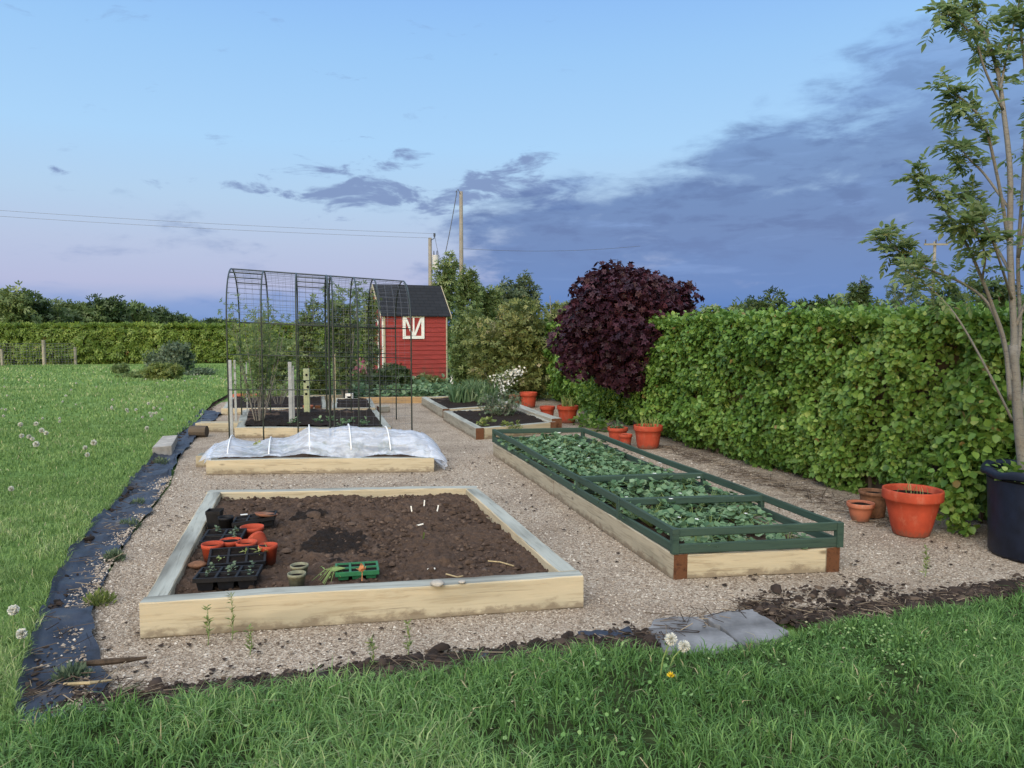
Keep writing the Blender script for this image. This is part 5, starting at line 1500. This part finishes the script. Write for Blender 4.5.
# ------------------------------------------------------------------ shed
def shed():
    Y0 = 23.3; A = PY(384, 380, Y0); A.z = 0
    a = math.radians(24); ux = Vector((math.cos(a), math.sin(a), 0)); uy = Vector((-math.sin(a), math.cos(a), 0))
    W, Dp, He, Hr = 2.02, 1.75, 2.10, 2.98
    root = empty('garden_shed', A, 'red boarded garden shed with dark roof and white braced loft door', 'shed')
    p = lambda x, y, z: A + ux * x + uy * y + Vector((0, 0, z))
    def mesh(name, faces, mat, bevel=0):
        b = MB()
        for f in faces: b.poly([p(*v) for v in f])
        return b.build(name, mat, root, bevel=bevel)
    # overlapping boards, front wall
    b = MB(); nb = 15
    for k in range(nb):
        z0, z1 = He * k / nb, He * (k + 1) / nb
        b.poly([p(0, -.022, z0), p(W, -.022, z0), p(W, -.004, z1), p(0, -.004, z1)]); b.poly([p(0, -.022, z0), p(0, 0, z0), p(W, 0, z0), p(W, -.022, z0)])
    b.build('front_wall', M['shed_red'], root)
    gab = [(0, 0, 0), (0, Dp, 0), (0, Dp, He), (0, Dp / 2, Hr), (0, 0, He)]
    mesh('gable_wall', [gab], M['shed_red']); mesh('gable_wall', [[(W, y, z) for x, y, z in gab]], M['shed_red'])
    mesh('rear_wall', [[(0, Dp, 0), (W, Dp, 0), (W, Dp, He), (0, Dp, He)]], M['shed_red'])
    ov = .10; sl = (Hr - He) / (Dp / 2)
    for s in (0, 1):
        ye, yr = (-.10, Dp / 2) if s == 0 else (Dp + .10, Dp / 2); ze = He - .10 * sl
        b = MB(); v = [(-ov, ye, ze), (W + ov, ye, ze), (W + ov, yr, Hr), (-ov, yr, Hr)]
        b.quadstrip([[p(x, y, z + .012) for x, y, z in v], [p(x, y, z + .045) for x, y, z in v]])
        o = b.build('roof', M['roof'], None)
        # roof pattern runs along the slope
        c = Matrix.Translation(-p(-ov, ye, ze)); o.data.transform(c)
        th = math.atan2(Hr - ze, abs(yr - ye)); R = Matrix.Rotation(a, 4, 'Z') @ Matrix.Rotation(th if s == 0 else PI - th, 4, 'X')
        o.data.transform(R.inverted()); o.matrix_basis = Matrix.Translation(p(-ov, ye, ze) - A) @ R; o.parent = root
    trim = M['white_paint']; cream = mat_plain('cream_trim', (.38, .34, .24), .6, .3, .1, 8)
    for x in (-ov - .012, W + ov + .012):
        for s in (0, 1):
            ye = -.11 if s == 0 else Dp + .11
            b = MB(); z0 = He - .10 * sl
            b.quadstrip([[p(x + dx, ye, z0 + dz) for dx, dz in ((-.011, -.05), (.011, -.05), (.011, .05), (-.011, .05))], [p(x + dx, Dp / 2, Hr + dz) for dx, dz in ((-.011, -.05), (.011, -.05), (.011, .05), (-.011, .05))]])
            b.build('bargeboard', cream, root)
    def bar(name, x, z, sx, sz, y=-.032, t=.024, mat=trim, par=root):
        c = p(x, y, z); return MB().box(tuple(c), (sx, t, sz), rz=a).build(name, mat, par)
    bar('corner_post', W - .02, He / 2 - .05, .035, He - .1, -.034, .03, cream); bar('corner_post', .02, He / 2 - .05, .05, He - .1, -.034, .03, cream)
    # loft door with two braces
    cx, cz, w, h = W * .585, 1.70, .68, .74
    cx = W * .46; door = bar('loft_door', cx, cz, w - .1, h - .1, -.030, .02, M['shed_red'])
    for sx in (-1, 1): f = bar('frame', cx + sx * (w / 2 - .045), cz, .09, h, -.045, .03); f.parent = door; f.matrix_parent_inverse = Matrix.Identity(4)
    for sz in (-1, 1): f = bar('frame', cx, cz + sz * (h / 2 - .045), w - .184, .09, -.045, .03); f.parent = door
    f = bar('frame', cx, cz, .05, h - .19, -.046, .026); f.parent = door
    for sx in (-1, 1):
        b = MB(); x0, x1 = cx + sx * .03, cx + sx * (w / 2 - .09); z0, z1 = cz - h / 2 + .1, cz + h / 2 - .1
        b.quadstrip([[p(x0 + dx, y, z0) for dx, y in ((-.035, -.058), (.035, -.058), (.035, -.036), (-.035, -.036))], [p(x1 + dx, y, z1) for dx, y in ((-.035, -.058), (.035, -.058), (.035, -.036), (-.035, -.036))]])
        f = b.build('brace', trim, root); f.parent = door
    # white framed door in the gable
    def gbox(name, y, z, sy, sz, x, t, mat): 
        c = p(x, y, z); return MB().box(tuple(c), (t, sy, sz), rz=a).build(name, mat, root)
    d = gbox('door', Dp * .5, .95, .72, 1.8, -.02, .03, M['shed_red'])
    for y, z, sy, sz in ((Dp * .5 - .40, .98, .08, 1.9), (Dp * .5 + .40, .98, .08, 1.9), (Dp * .5, 1.90, .72, .08), (Dp * .5, 1.0, .72, .07)):
        gbox('door_frame', y, z, sy, sz, -.035, .03, trim)
    gbox('corner_post', .03, He / 2 - .05, .07, He - .1, -.018, .03, trim)


shed()

# ------------------------------------------------------------------ poles and wires
def pole(px, ytop, Y, r, label, name='telegraph_pole'):
    t = PY(px, ytop, Y); root = empty(name, (t.x, t.y, 0), label, 'utility pole', 'wooden utility poles')
    b = MB(); b.tube([(t.x, t.y, 0), (t.x, t.y, t.z * .5), (t.x, t.y, t.z)], [r * 1.2, r * 1.1, r * .9], 12); b.build('pole', M['wood_pole'], root, smooth=True)
    return root, t


pr1, t1 = pole(461, 191.5, 40, .10, 'tallest wooden utility pole, rising behind the trees by the shed')
k = MB(); k.tube([t1 + Vector((-.02, -.08, -.15)), t1 + Vector((-.15, -.08, .10)), t1 + Vector((-.27, -.08, -.05))], .02, 6); k.build('bracket', M['cable'], pr1)
pr2, t2 = pole(430, 237.8, 40, .10, 'shorter wooden utility pole with a transformer, just above the shed roof')
b = MB(); b.tube([t2 + Vector((.05, -.1, -.12)), t2 + Vector((.22, -.1, -.05)), t2 + Vector((.24, -.1, .16))], .025, 6); b.tube([t2 + Vector((.24, -.1, .06)), t2 + Vector((.24, -.1, .22))], .055, 8); b.build('insulator', M['cable'], pr2)
q = PY(435.5, 263, 39.7); b = MB(); b.tube([(q.x, q.y, q.z - .35), (q.x, q.y, q.z + .4)], .17, 14); o = b.build('transformer', M['transformer'], pr2, bevel=.01)
for dx in (-.08, .08): MB().tube([(q.x + dx, q.y, q.z + .4), (q.x + dx, q.y, q.z + .62)], [.035, .02], 8).build('bushing', M['cable'], pr2)
pr3, t3 = pole(935, 241.5, 56, .11, 'distant utility pole with a crossarm beyond the beech hedge')
b = MB(); b.box((t3.x, t3.y - .14, t3.z - .22), (1.7, .1, .13)); b.build('crossarm', M['wood_pole'], pr3)
for dx in (-.75, 0, .75): MB().tube([(t3.x + dx, t3.y - .14, t3.z - .15), (t3.x + dx, t3.y - .14, t3.z + .12)], [.04, .05], 8).build('insulator', M['cable'], pr3)


def wire(pts, r, label, sag=0):
    A, B_ = pts; b = MB(); b.tube([A.lerp(B_, t) + Vector((0, 0, -sag * 4 * t * (1 - t))) for t in np.linspace(0, 1, 24)], r, 5)
    tag(b.build('overhead_wire', M['wire'], loc=tuple(A)), label, 'wire', 'overhead wires')


A = PY(-60, 206, 38); wire([t2 + Vector((.24, -.1, .2)), A], .007, 'upper thin overhead wire running out over the lawn from the shorter pole', .12)
A = PY(-60, 212, 38.6); wire([t2 + Vector((0, -.1, -.02)), A], .007, 'lower thin overhead wire running out over the lawn from the shorter pole', .12)
wire([t1 + Vector((-.2, -.08, 0)), PY(445, 255, 39.6)], .022, 'dark slanting cable from the tallest pole down to the transformer', .10)
wire([t2 + Vector((.24, -.1, .2)), PY(443, 262, 39.5)], .012, 'curved lead between the shorter pole and its transformer', .35)
wire([t1 + Vector((0, -.1, -2.9)), PY(640, 246, 44)], .009, 'faint wire leaving the tallest pole over the purple tree', .2)

# ------------------------------------------------------------------ far fence
def fence():
    a, c = PY(-30, 366, 33.5), PY(76, 366, 34.3); a.z = c.z = 0
    root = empty('wire_fence', a, 'wire netting fence on grey wooden posts before the long low hedge', 'fence')
    for px, y0, Yp, w in ((1.5, 349, 33.7, .12), (43.3, 340, 34.0, .15), (75, 347, 34.3, .12)):
        t = PY(px, y0, Yp); b = MB(); b.tube([(t.x, t.y, 0), (t.x, t.y, t.z)], [w / 2, w / 2], 10); b.build('post', M['wood_grey'], root)
    b = MB()
    for z in np.linspace(.08, 1.0, 9): b.tube([a + Vector((0, -.09, z)), c + Vector((0, -.09, z))], .006, 3, cap=False)
    for s in np.linspace(0, 1, 34): q = a.lerp(c, s); b.tube([q + Vector((0, -.09, .05)), q + Vector((0, -.09, 1.0))], .005, 3, cap=False)
    b.build('netting', M['wire'], root)


fence()

# ------------------------------------------------------------------ trees and shrubs in the distance
def tr(px, ytop, Y, wpx, label, mat, n, leaf, cat='tree', name='tree', **k):
    t = PY(px, ytop, Y); w = wpx * Y / FPX
    return tree(name, label, cat, (t.x, t.y, 0), t.z, w, M[mat], n, leaf, **k)


G1 = 'dark trees beyond the long low hedge'
for i, (px, yt, Y, w) in enumerate(((-40, 284, 70, 90), (8, 291, 66, 62), (42, 300, 68, 55), (75, 304, 72, 52), (104, 303, 74, 50), (133, 309, 78, 46), (160, 315, 84, 42), (186, 320, 90, 40), (212, 324, 96, 42))):
    lab = 'dark tree in the row of trees standing beyond the long low hedge'
    if i == 1: lab = 'tallest dark tree beyond the wire fence and low hedge'
    tr(px, yt - 6, Y, w * 1.25, lab, 'mid_leaf' if i % 2 else 'dark_leaf', 2600, .50, group=G1, low=.04, seed=30 + i, clumps=16, trunk=.15, bark='dark_bark', depth=5)
for i, (px, yt, Y, w) in enumerate(((250, 325, 110, 60), (300, 323, 110, 70), (352, 322, 105, 70))):
    tr(px, yt, Y, w, 'low distant tree showing through the arched cage', 'dark_leaf', 900, .7, group='distant trees behind the cage', low=.02, seed=50 + i, trunk=.15, bark='dark_bark', depth=6)

# lawn shrubs
def dome(px, py, wpx, hpx, label, mat, n, leaf, kind='tuft', seed=1, name='shrub', cat='shrub', clumps=18, rough=.2):
    g = P(px, py); k = g.y / FPX; w, h = wpx * k, hpx * k; c = (g.x, g.y + w * .35, h * .42)
    root = empty(name, (g.x, g.y + w * .35, 0), label, cat); bl = cluster_blobs(c, (w / 2, w / 2 * .85, h * .56), clumps, (.34, .5), seed)
    limbs(root, (g.x, g.y + w * .35, 0), (g.x, g.y + w * .35, h * .7), .03, M['dark_bark'], bl, 8)
    foliage('foliage', bl, n, leaf, M[mat], root, kind, .1, .5, rough, minz=.01)
    return root


dome(163, 377, 56, 36, 'rounded blue grey dome shaped shrub standing on the lawn', 'grey_leaf', 7000, .10, 'tuft', 3, clumps=30, rough=.1)
dome(155, 382, 42, 20, 'low yellow green clipped bush in front of the blue grey shrub', 'lime_leaf', 2600, .10, 'tuft', 4)
dome(118, 375, 20, 11, 'small dark bush on the lawn beside the blue grey shrub', 'mid_leaf', 900, .10, 'tuft', 5)
dome(195, 377, 34, 9, 'flat spreading grey bush at the cage side of the dome shrub', 'grey_leaf', 1200, .12, 'narrow', 6)
dome(131, 380, 36, 7, 'flat spreading green plant at the outer foot of the dome shrub', 'mid_leaf', 900, .10, 'tuft', 7)

# behind the beds and around the shed
tr(447, 253, 28, 40, 'tall upright leafy tree just beside the shed roof', 'mid_leaf', 1700, .17, seed=61, low=.10, clumps=20, small=(.2, .34), trunk=.07)
tr(468, 257, 31, 30, 'tall upright tree in front of the tallest pole', 'mid_leaf', 1500, .18, seed=62, low=.10, clumps=20, small=(.2, .34), trunk=.07)
tr(487, 278, 32, 32, 'shorter upright tree between the poles and the silvery trees', 'mid_leaf', 1800, .19, seed=63, low=.10, clumps=16, small=(.22, .36), trunk=.07)
tr(500, 279, 44, 40, 'silvery green tree beyond the olive shrub', 'willow_leaf', 1700, .28, seed=64, low=.12, clumps=16, small=(.24, .38), trunk=.1)
tr(523, 274, 46, 42, 'tallest silvery green tree beyond the olive shrub', 'willow_leaf', 1900, .28, seed=65, low=.12, clumps=16, small=(.24, .38), trunk=.1)
tr(550, 284, 40, 70, 'silvery tree peeping out beside the purple maple', 'olive_leaf', 3400, .30, seed=66, low=.1, clumps=14, trunk=.1)
tr(408, 282, 36, 30, 'pale leafy tree peeping over the shed roof', 'willow_leaf', 1000, .2, seed=67, low=.2, clumps=12, trunk=.07)
dome(514, 403, 98, 108, 'large olive green shrub with cream tips at the far end of the hedge', 'olive_leaf', 13000, .125, 'tuft', 12, clumps=34, rough=.3)
dome(476, 396, 54, 92, 'tall dark mixed shrub between the shed and the olive shrub', 'mid_leaf', 5200, .13, 'tuft', 13, clumps=26, rough=.35)
dome(462, 392, 30, 64, 'dark evergreen bush against the corner of the shed', 'dark_leaf', 2600, .12, 'tuft', 14, clumps=18)
dome(388, 397, 52, 34, 'dense dark green bush in front of the shed', 'dark_leaf', 3600, .10, 'tuft', 15, clumps=18)
dome(425, 393, 40, 18, 'low reddish brown and green plants under the shed wall', 'olive_leaf', 1300, .10, 'tuft', 16, clumps=12)
pk = dome(358, 393, 24, 22, 'bushy green plant with pink flowers between the cage and the shed', 'mid_leaf', 1000, .10, 'tuft', 17, clumps=10)
g = P(360, 392); n = 240; k = g.y / FPX
leaves('flowers', np.stack([g.x + RNG.normal(0, .22, n), g.y + RNG.normal(.05, .15, n), .62 + RNG.normal(0, .10, n)], 1), rand_dir(n), rand_dir(n) + np.array([0, -1, .6]), RNG.uniform(.04, .08, n), M['pink'], pk, 'round')
# strip of low green plants
x = RNG.uniform(P(335, 398).x, P(462, 398).x, 5200); y = RNG.uniform(17.6, 20.2, 5200); p = np.stack([x, y, np.abs(RNG.normal(.12, .07, 5200)) * (1 + .5 * vnoise(np.stack([x, y, y * 0], 1), 1.6, 4))], 1)
tag(leaves('ground_cover', p, rand_dir(5200) + np.array([0, -.3, .2]), rand_dir(5200) * .6 + np.array([0, -.3, 1]), RNG.uniform(.06, .13, 5200), M['straw_leaf'], None, 'round'), 'strip of low leafy green plants below the shed', None, None, 'stuff')
# rough plants behind the cage
x = RNG.uniform(-5.8, -2.2, 2600); y = RNG.uniform(17.8, 21, 2600); p = np.stack([x, y, np.abs(RNG.normal(.10, .07, 2600))], 1)
tag(leaves('low_weeds', p, rand_dir(2600) + np.array([0, 0, .5]), rand_dir(2600) * .6 + np.array([0, -.3, 1]), RNG.uniform(.06, .14, 2600), M['mid_leaf'], None, 'tuft'), 'rough low weeds between the far beds and the lawn', None, None, 'stuff')
# white garden ornament by the corner of the shed
q = P(452.5, 393); b = MB(); b.lathe([(.001, 0), (.07, 0), (.075, .05), (.05, .14), (.065, .22), (.06, .30), (.03, .35), (.045, .40), (.04, .46), (.001, .48)], tuple(q), 14)
tag(b.build('ornament', M['white_paint'], smooth=True, loc=tuple(q)), 'small white garden ornament among leaves beside the shed corner', 'ornament')

# plants in the small beds
def tuft_plant(name, label, cat, c, r, n, h, w, mat, group=None):
    a = RNG.uniform(0, 6.28, n); rr = r * RNG.random(n) ** .5; x, y = c[0] + rr * np.cos(a), c[1] + rr * np.sin(a)
    V, F, R = blades(x, y, np.full(n, c[2]), RNG.uniform(.55, 1.15, n) * h, RNG.uniform(.7, 1.3, n) * w, RNG.uniform(.05, .7, n), RNG.random(n))
    o = np_mesh(name, V, F, M[mat], rnd=R, loc=tuple(c)); return tag(o, label, cat, group)


for k, (px, py, l) in enumerate(((462, 409, 'broad blue green leafy clump at the near corner of the far small bed'), (474, 408, 'tall blue green leafy clump in the middle of the far small bed'), (486, 409, 'blue green leafy clump beside the silvery bush'), (478, 404, 'blue green leafy clump at the back of the far small bed'))):
    c = P(px, py); tuft_plant('leafy_clump', l, 'plant', (c.x, c.y, .14), .24, 110, .46, .04, 'iris_leaf', 'blue green clumps in the far small bed')


def twiggy(label, px, py, Y, wpx, ytop, mat, n, leaf, seed, name='fruit_bush', stems=7, kind='tuft', cat='shrub', low=.2, group=None, shell=.5, rad=.011):
    g = PY(px, py, Y); g.z = 0; k = Y / FPX; H = PY(px, ytop, Y).z; w = wpx * k; rs = random.Random(seed)
    root = empty(name, g, label, cat, group); b = MB(); bl = []
    for i in range(stems):
        a = rs.uniform(0, 6.28); r = w / 2 * rs.uniform(.25, .95); top = g + Vector((math.cos(a) * r, math.sin(a) * r * .6, H * rs.uniform(.75, 1)))
        m = g.lerp(top, .5) + Vector((math.cos(a) * r * .15, 0, H * .06)); b.tube([g + Vector((math.cos(a) * .03, math.sin(a) * .03, 0)), m, top], [rad, rad * .7, rad * .25], 5)
        for t in np.linspace(low, 1, 7): 
            q = (g.lerp(m, t * 2) if t < .5 else m.lerp(top, t * 2 - 1)); bl.append((np.array(q) + RNG.normal(0, .05, 3), (w * .12 + .05,) * 3))
    b.build('stems', M['bark'], root); foliage('foliage', bl, n, leaf, M[mat], root, kind, .1, .6, .2); return root


twiggy('airy silvery green bush in the small square bed', 497, 424, 13.1, 44, 393, 'grey_leaf', 620, .055, 2, stems=14, low=.3)
twiggy('sparse leafy climber filling the outer end of the arched cage', 259, 425, 12.2, 66, 304, 'ash_leaf', 1150, .065, 3, stems=13, low=.34)
twiggy('slim young fruit tree behind the middle of the cage', 304, 410, 16.5, 34, 300, 'mid_leaf', 950, .11, 4, stems=7, low=.25, name='fruit_tree', cat='tree', rad=.016)
twiggy('tall fruit tree with bright leaves behind the double arch', 345, 407, 17, 44, 286, 'ash_leaf', 1700, .11, 5, stems=10, low=.22, name='fruit_tree', cat='tree', rad=.018)
twiggy('fruit tree standing close to the gable end of the shed', 372, 402, 19.5, 32, 292, 'mid_leaf', 1000, .11, 6, stems=7, low=.3, name='fruit_tree', cat='tree', rad=.016)
twiggy('thin leafy shrub behind the pale post with holes', 318, 405, 18, 40, 345, 'mid_leaf', 900, .12, 16, stems=8, low=.2)
twiggy('mixed green shrub behind the climber in the cage', 275, 402, 20, 60, 340, 'mid_leaf', 1300, .13, 18, stems=12, low=.15)
# bare stems in the far bed
for k, (px, l) in enumerate(((252, 'bare brown stems in the far bed beside the trough'), (266, 'bare brown stems in the middle of the far bed'), (279, 'bare brown stems in the far bed nearest the broad stake'))):
    g = P(px, 411); b = MB()
    for i in range(12): a = random.uniform(0, 6.28); b.tube([g + Vector((math.cos(a) * .05, math.sin(a) * .05, .1)), g + Vector((math.cos(a) * .15, math.sin(a) * .1, .35)), g + Vector((math.cos(a) * .3, math.sin(a) * .2, random.uniform(.5, .8)))], [.007, .005, .002], 4)
    tag(b.build('bare_bush', M['bark'], loc=tuple(g)), l, 'bush', 'bare bushes in the far bed')
# white blossom shrub beside the dark red pot
g = P(500, 406); wb = twiggy('small shrub smothered in white blossom beside the farthest pots', 503, 404, 16.6, 40, 369, 'mid_leaf', 500, .06, 9, stems=16, low=.3, name='blossom_shrub')
n = 420; k = 16.6 / FPX; cen = PY(503, 386, 16.5)
hits = np.array([random.choice([(-.36, -.1), (-.15, .15), (.05, .22), (.2, .28), (.33, .3), (-.2, -.22), (.02, -.1), (-.05, .05), (.15, .1)]) for _ in range(n)])
p = np.stack([cen.x + hits[:, 0] + RNG.normal(0, .06, n), cen.y + RNG.normal(0, .15, n), cen.z + hits[:, 1] + RNG.normal(0, .05, n)], 1)
leaves('blossom', p, rand_dir(n), rand_dir(n) + np.array([0, -1, .5]), RNG.uniform(.025, .045, n), M['white_flower'], wb, 'round')
small_plants('seedling_clump', 'small pale leafy plant on the dark soil of the small square bed', 'plant', [P(px, py, .13) for px, py in ((482, 427), (489, 424), (507, 428), (516, 429))], 40, .05, M['lime_leaf'], group='pale plants in the small square bed', h=.1, r=.09)
small_plants('self_sown_plant', 'low green plant at the foot of the hedge by the pots', 'plant', [P(590, 428), P(601, 431), P(582, 425)], 60, .07, M['hedge_leaf'], 'round', 'plants at the hedge foot', .22, .18)
# soil filled bed 3 greens
small_plants('young_plant', 'young green plant in the dark soil of the cage bed', 'vegetable plant', [P(px, py, .15) for px, py in ((318, 424), (331, 422), (343, 426), (352, 423), (294, 424), (365, 425))], 26, .05, M['straw_leaf'], group='young plants in the cage bed', h=.1, r=.08)

# behind the right hedge
tr(708, 301, 48, 36, 'low rounded tree just beside the purple maple', 'mid_leaf', 900, .4, seed=70, low=.05, trunk=.12, depth=3, bark='dark_bark')
tr(764, 291, 46, 56, 'rounded dark tree above the middle of the beech hedge', 'dark_leaf', 1300, .4, seed=71, low=.05, trunk=.12, depth=3, bark='dark_bark')
tr(735, 300, 60, 60, 'low distant tree in the gap beside the rounded dark tree', 'mid_leaf', 900, .5, seed=72, low=.03, trunk=.12, depth=4, bark='dark_bark')
tr(805, 296, 50, 66, 'broad low dark tree between rounded tree and conifer', 'dark_leaf', 1300, .42, seed=73, low=.05, trunk=.12, depth=3, bark='dark_bark')
tr(836, 298, 60, 50, 'low grey green tree beside the conifer', 'mid_leaf', 800, .5, seed=74, low=.03, trunk=.12, depth=4, bark='dark_bark')
tr(861, 262, 36, 52, 'pointed conical evergreen above the beech hedge', 'dark_leaf', 2400, .2, name='conifer_tree', seed=75, low=.02, clumps=34, small=(.24, .36), top_narrow=.88, trunk=.09, bark='dark_bark')
tr(905, 263, 40, 48, 'thin airy grey tree in front of the crossarm pole', 'willow_leaf', 560, .22, seed=76, low=.25, clumps=22, small=(.18, .3), trunk=.06)
tr(950, 281, 34, 62, 'dark leafy tree behind the ash branches', 'dark_leaf', 1900, .28, seed=77, low=.05, trunk=.1, depth=2.4, bark='dark_bark')
tr(1000, 273, 30, 66, 'largest dark tree behind the trunk of the ash', 'dark_leaf', 2000, .26, seed=78, low=.05, trunk=.1, depth=2.4, bark='dark_bark')
tr(888, 300, 44, 60, 'low dark hedge tree under the airy grey tree', 'mid_leaf', 900, .36, seed=79, low=.03, trunk=.1, depth=3, bark='dark_bark')
tr(1060, 280, 36, 80, 'dark tree past the ash behind the hedge', 'dark_leaf', 1300, .32, seed=80, low=.05, trunk=.1, depth=3, bark='dark_bark')

# ------------------------------------------------------------------ small plants on the membrane and gravel
for px, py, l, r in ((161, 465, 'small green plant on the membrane below the concrete block', .09), (138, 507, 'small feathery plant on the membrane, second below the block', .065), (130, 529, 'fullest feathery plant on the membrane, third below the block', .075), (114, 561, 'small feathery plant on the membrane level with the grass bend', .065), (100, 605, 'bright feathery plant on the membrane level with the bed corner', .075), (72, 682, 'lowest feathery plant on the membrane beside the branch', .075)):
    g = P(px, py); n = 320; a = rand_dir(n); a[:, 2] = np.abs(a[:, 2]); p = np.array(g) + a * (RNG.random(n) ** .6)[:, None] * np.array([r, r, r * .95])
    o = leaves('lavender_plant', p, a + np.array([0, 0, .8]), rand_dir(n), RNG.uniform(.02, .045, n), M['grey_leaf'] if py != 605 else M['lime_leaf'], None, 'narrow', loc=tuple(g)); tag(o, l, 'plant')
for px, py, h, l in ((232, 640, .24, 'taller green weed seedling in the gravel before the front board'), (208, 645, .20, 'faint feathery weed in the gravel nearest the bed corner'), (372, 672, .16, 'weed seedling beside the soil edge below the board'), (408, 655, .16, 'pale weed growing at the soil edge'), (925, 577, .2, 'pale weed in the gravel past the strawberry bed'), (250, 655, .14, 'short weed in the gravel below the tall weed')):
    g = P(px, py); n = 46; z = RNG.uniform(.02, h, n); p = np.stack([np.full(n, g.x) + RNG.normal(0, .002, n), np.full(n, g.y), z], 1)
    d = rand_dir(n) * np.array([1, 1, .4]) + np.array([0, 0, .5]); o = leaves('weed', p, d, rand_dir(n) * .5 + np.array([0, 0, 1]), RNG.uniform(.02, .042, n), M['lime_leaf'], None, 'narrow', loc=tuple(g))
    tag(o, l, 'weed'); b = MB(); b.tube([(0, 0, 0), (.01, 0, h * .5), (0, 0, h)], [.0025, .002, .001], 5); b.build('stem', [M['stem_green']], o, world=False)

# ------------------------------------------------------------------ dandelions
def dandelion(h=.16, r=.022, seed=1):
    rs = np.random.default_rng(seed); root = bpy.data.objects.new('dandelion', None); COL.objects.link(root); root.empty_display_size = .02
    b = MB(); lx, ly = rs.normal(0, .02, 2); top = Vector((lx, ly, h)); b.tube([(0, 0, 0), (lx * .3, ly * .3, h * .6), top], [.003, .0025, .002], 5); b.build('stem', M['stem_green'], root, world=False)
    n = 90; d = unit(rs.normal(size=(n, 3))); p = np.array(top) + d * r * .25
    leaves('seed_head', p, d, unit(rs.normal(size=(n, 3))), np.full(n, r * .95), M['white_flower'], root, 'narrow' if r > .03 else 'oval', world=False)
    return root


dp = [dandelion(.10 + .03 * k, .026, 40 + k) for k in range(4)]; du = set(); GD = 'white dandelion clocks in the lawn'
spots = [(30, 438, 0), (35, 442, 0), (43, 438, 0), (46, 441, 0), (33, 449, 0), (24, 440, 0), (23, 431, 0), (38, 432, 0)] + [(88, 449, 1), (86, 459, 1), (93, 453, 1)] + \
        [(148, 407, 2), (155, 407, 2), (160, 408, 2), (151, 414, 2), (157, 416, 2), (149, 429, 2), (126, 411, 2), (113, 410, 2), (137, 413, 2)]
rs = random.Random(5)
spots += [(rs.uniform(2, 205), rs.uniform(376, 425), 3) for _ in range(34)] + [(rs.uniform(190, 228), rs.uniform(364, 380), 4) for _ in range(12)] + [(12, 500, 5), (14, 642, 6), (18, 648, 6)]
labs = {0: 'white dandelion clock in the thick clump of clocks at the lawn side edge', 1: 'white dandelion clock in the small pair before the membrane bend', 2: 'white dandelion clock in the loose group near the concrete block',
        3: 'small white dandelion clock scattered over the far lawn', 4: 'white flower head beside the cage at the far lawn', 5: 'single white dandelion clock in the near lawn', 6: 'pale seed head in the near lawn beside the membrane'}
for i, (px, py, kk) in enumerate(spots):
    g = P(px, py + 6 if kk < 3 else py + 3, LAWN_Z); k = i % 4; o = dp[k] if k not in du else copy_tree(dp[k]); du.add(k)
    s = (1.15 if kk < 2 else .9 if kk == 2 else .75) * rs.uniform(.8, 1.15) * (1.2 if kk >= 5 else 1); o.location = g; o.scale = (s,) * 3; o.rotation_euler = (0, 0, rs.uniform(0, 6.28)); tag(o, labs[kk], 'dandelion', GD)
for (px, py), (bx, by), l in (((671, 639), (659, 684), 'larger dandelion clock on a long stem beside the slate slab'), ((684, 646), (668, 672), 'second dandelion clock leaning over the slate slab')):
    g = P(bx, by, LAWN_Z); t = PY(px, py, g.y - .02); root = empty('dandelion', g, l, 'dandelion', 'dandelion clocks by the slate slabs')
    b = MB(); b.tube([g, g.lerp(t, .5) + Vector((-.01, 0, .01)), t], [.004, .0035, .003], 6); b.build('stem', M['stem_green'], root)
    n = 240; d = rand_dir(n); leaves('seed_head', np.array(t) + d * .004, d, rand_dir(n), np.full(n, .026), M['white_flower'], root, 'narrow')
q = P(671, 676, .09); n = 40; d = rand_dir(n); d[:, 2] = np.abs(d[:, 2]); o = leaves('dandelion_flower', np.array(q) + d * .003, d, rand_dir(n), np.full(n, .018), M['yellow'], None, 'narrow', loc=tuple(q)); tag(o, 'yellow dandelion flower under the two clocks', 'dandelion')
b = MB(); b.tube([(0, 0, 0), (.004, 0, LAWN_Z - q.z)], .003, 5); b.build('stem', M['stem_green'], o, world=False)
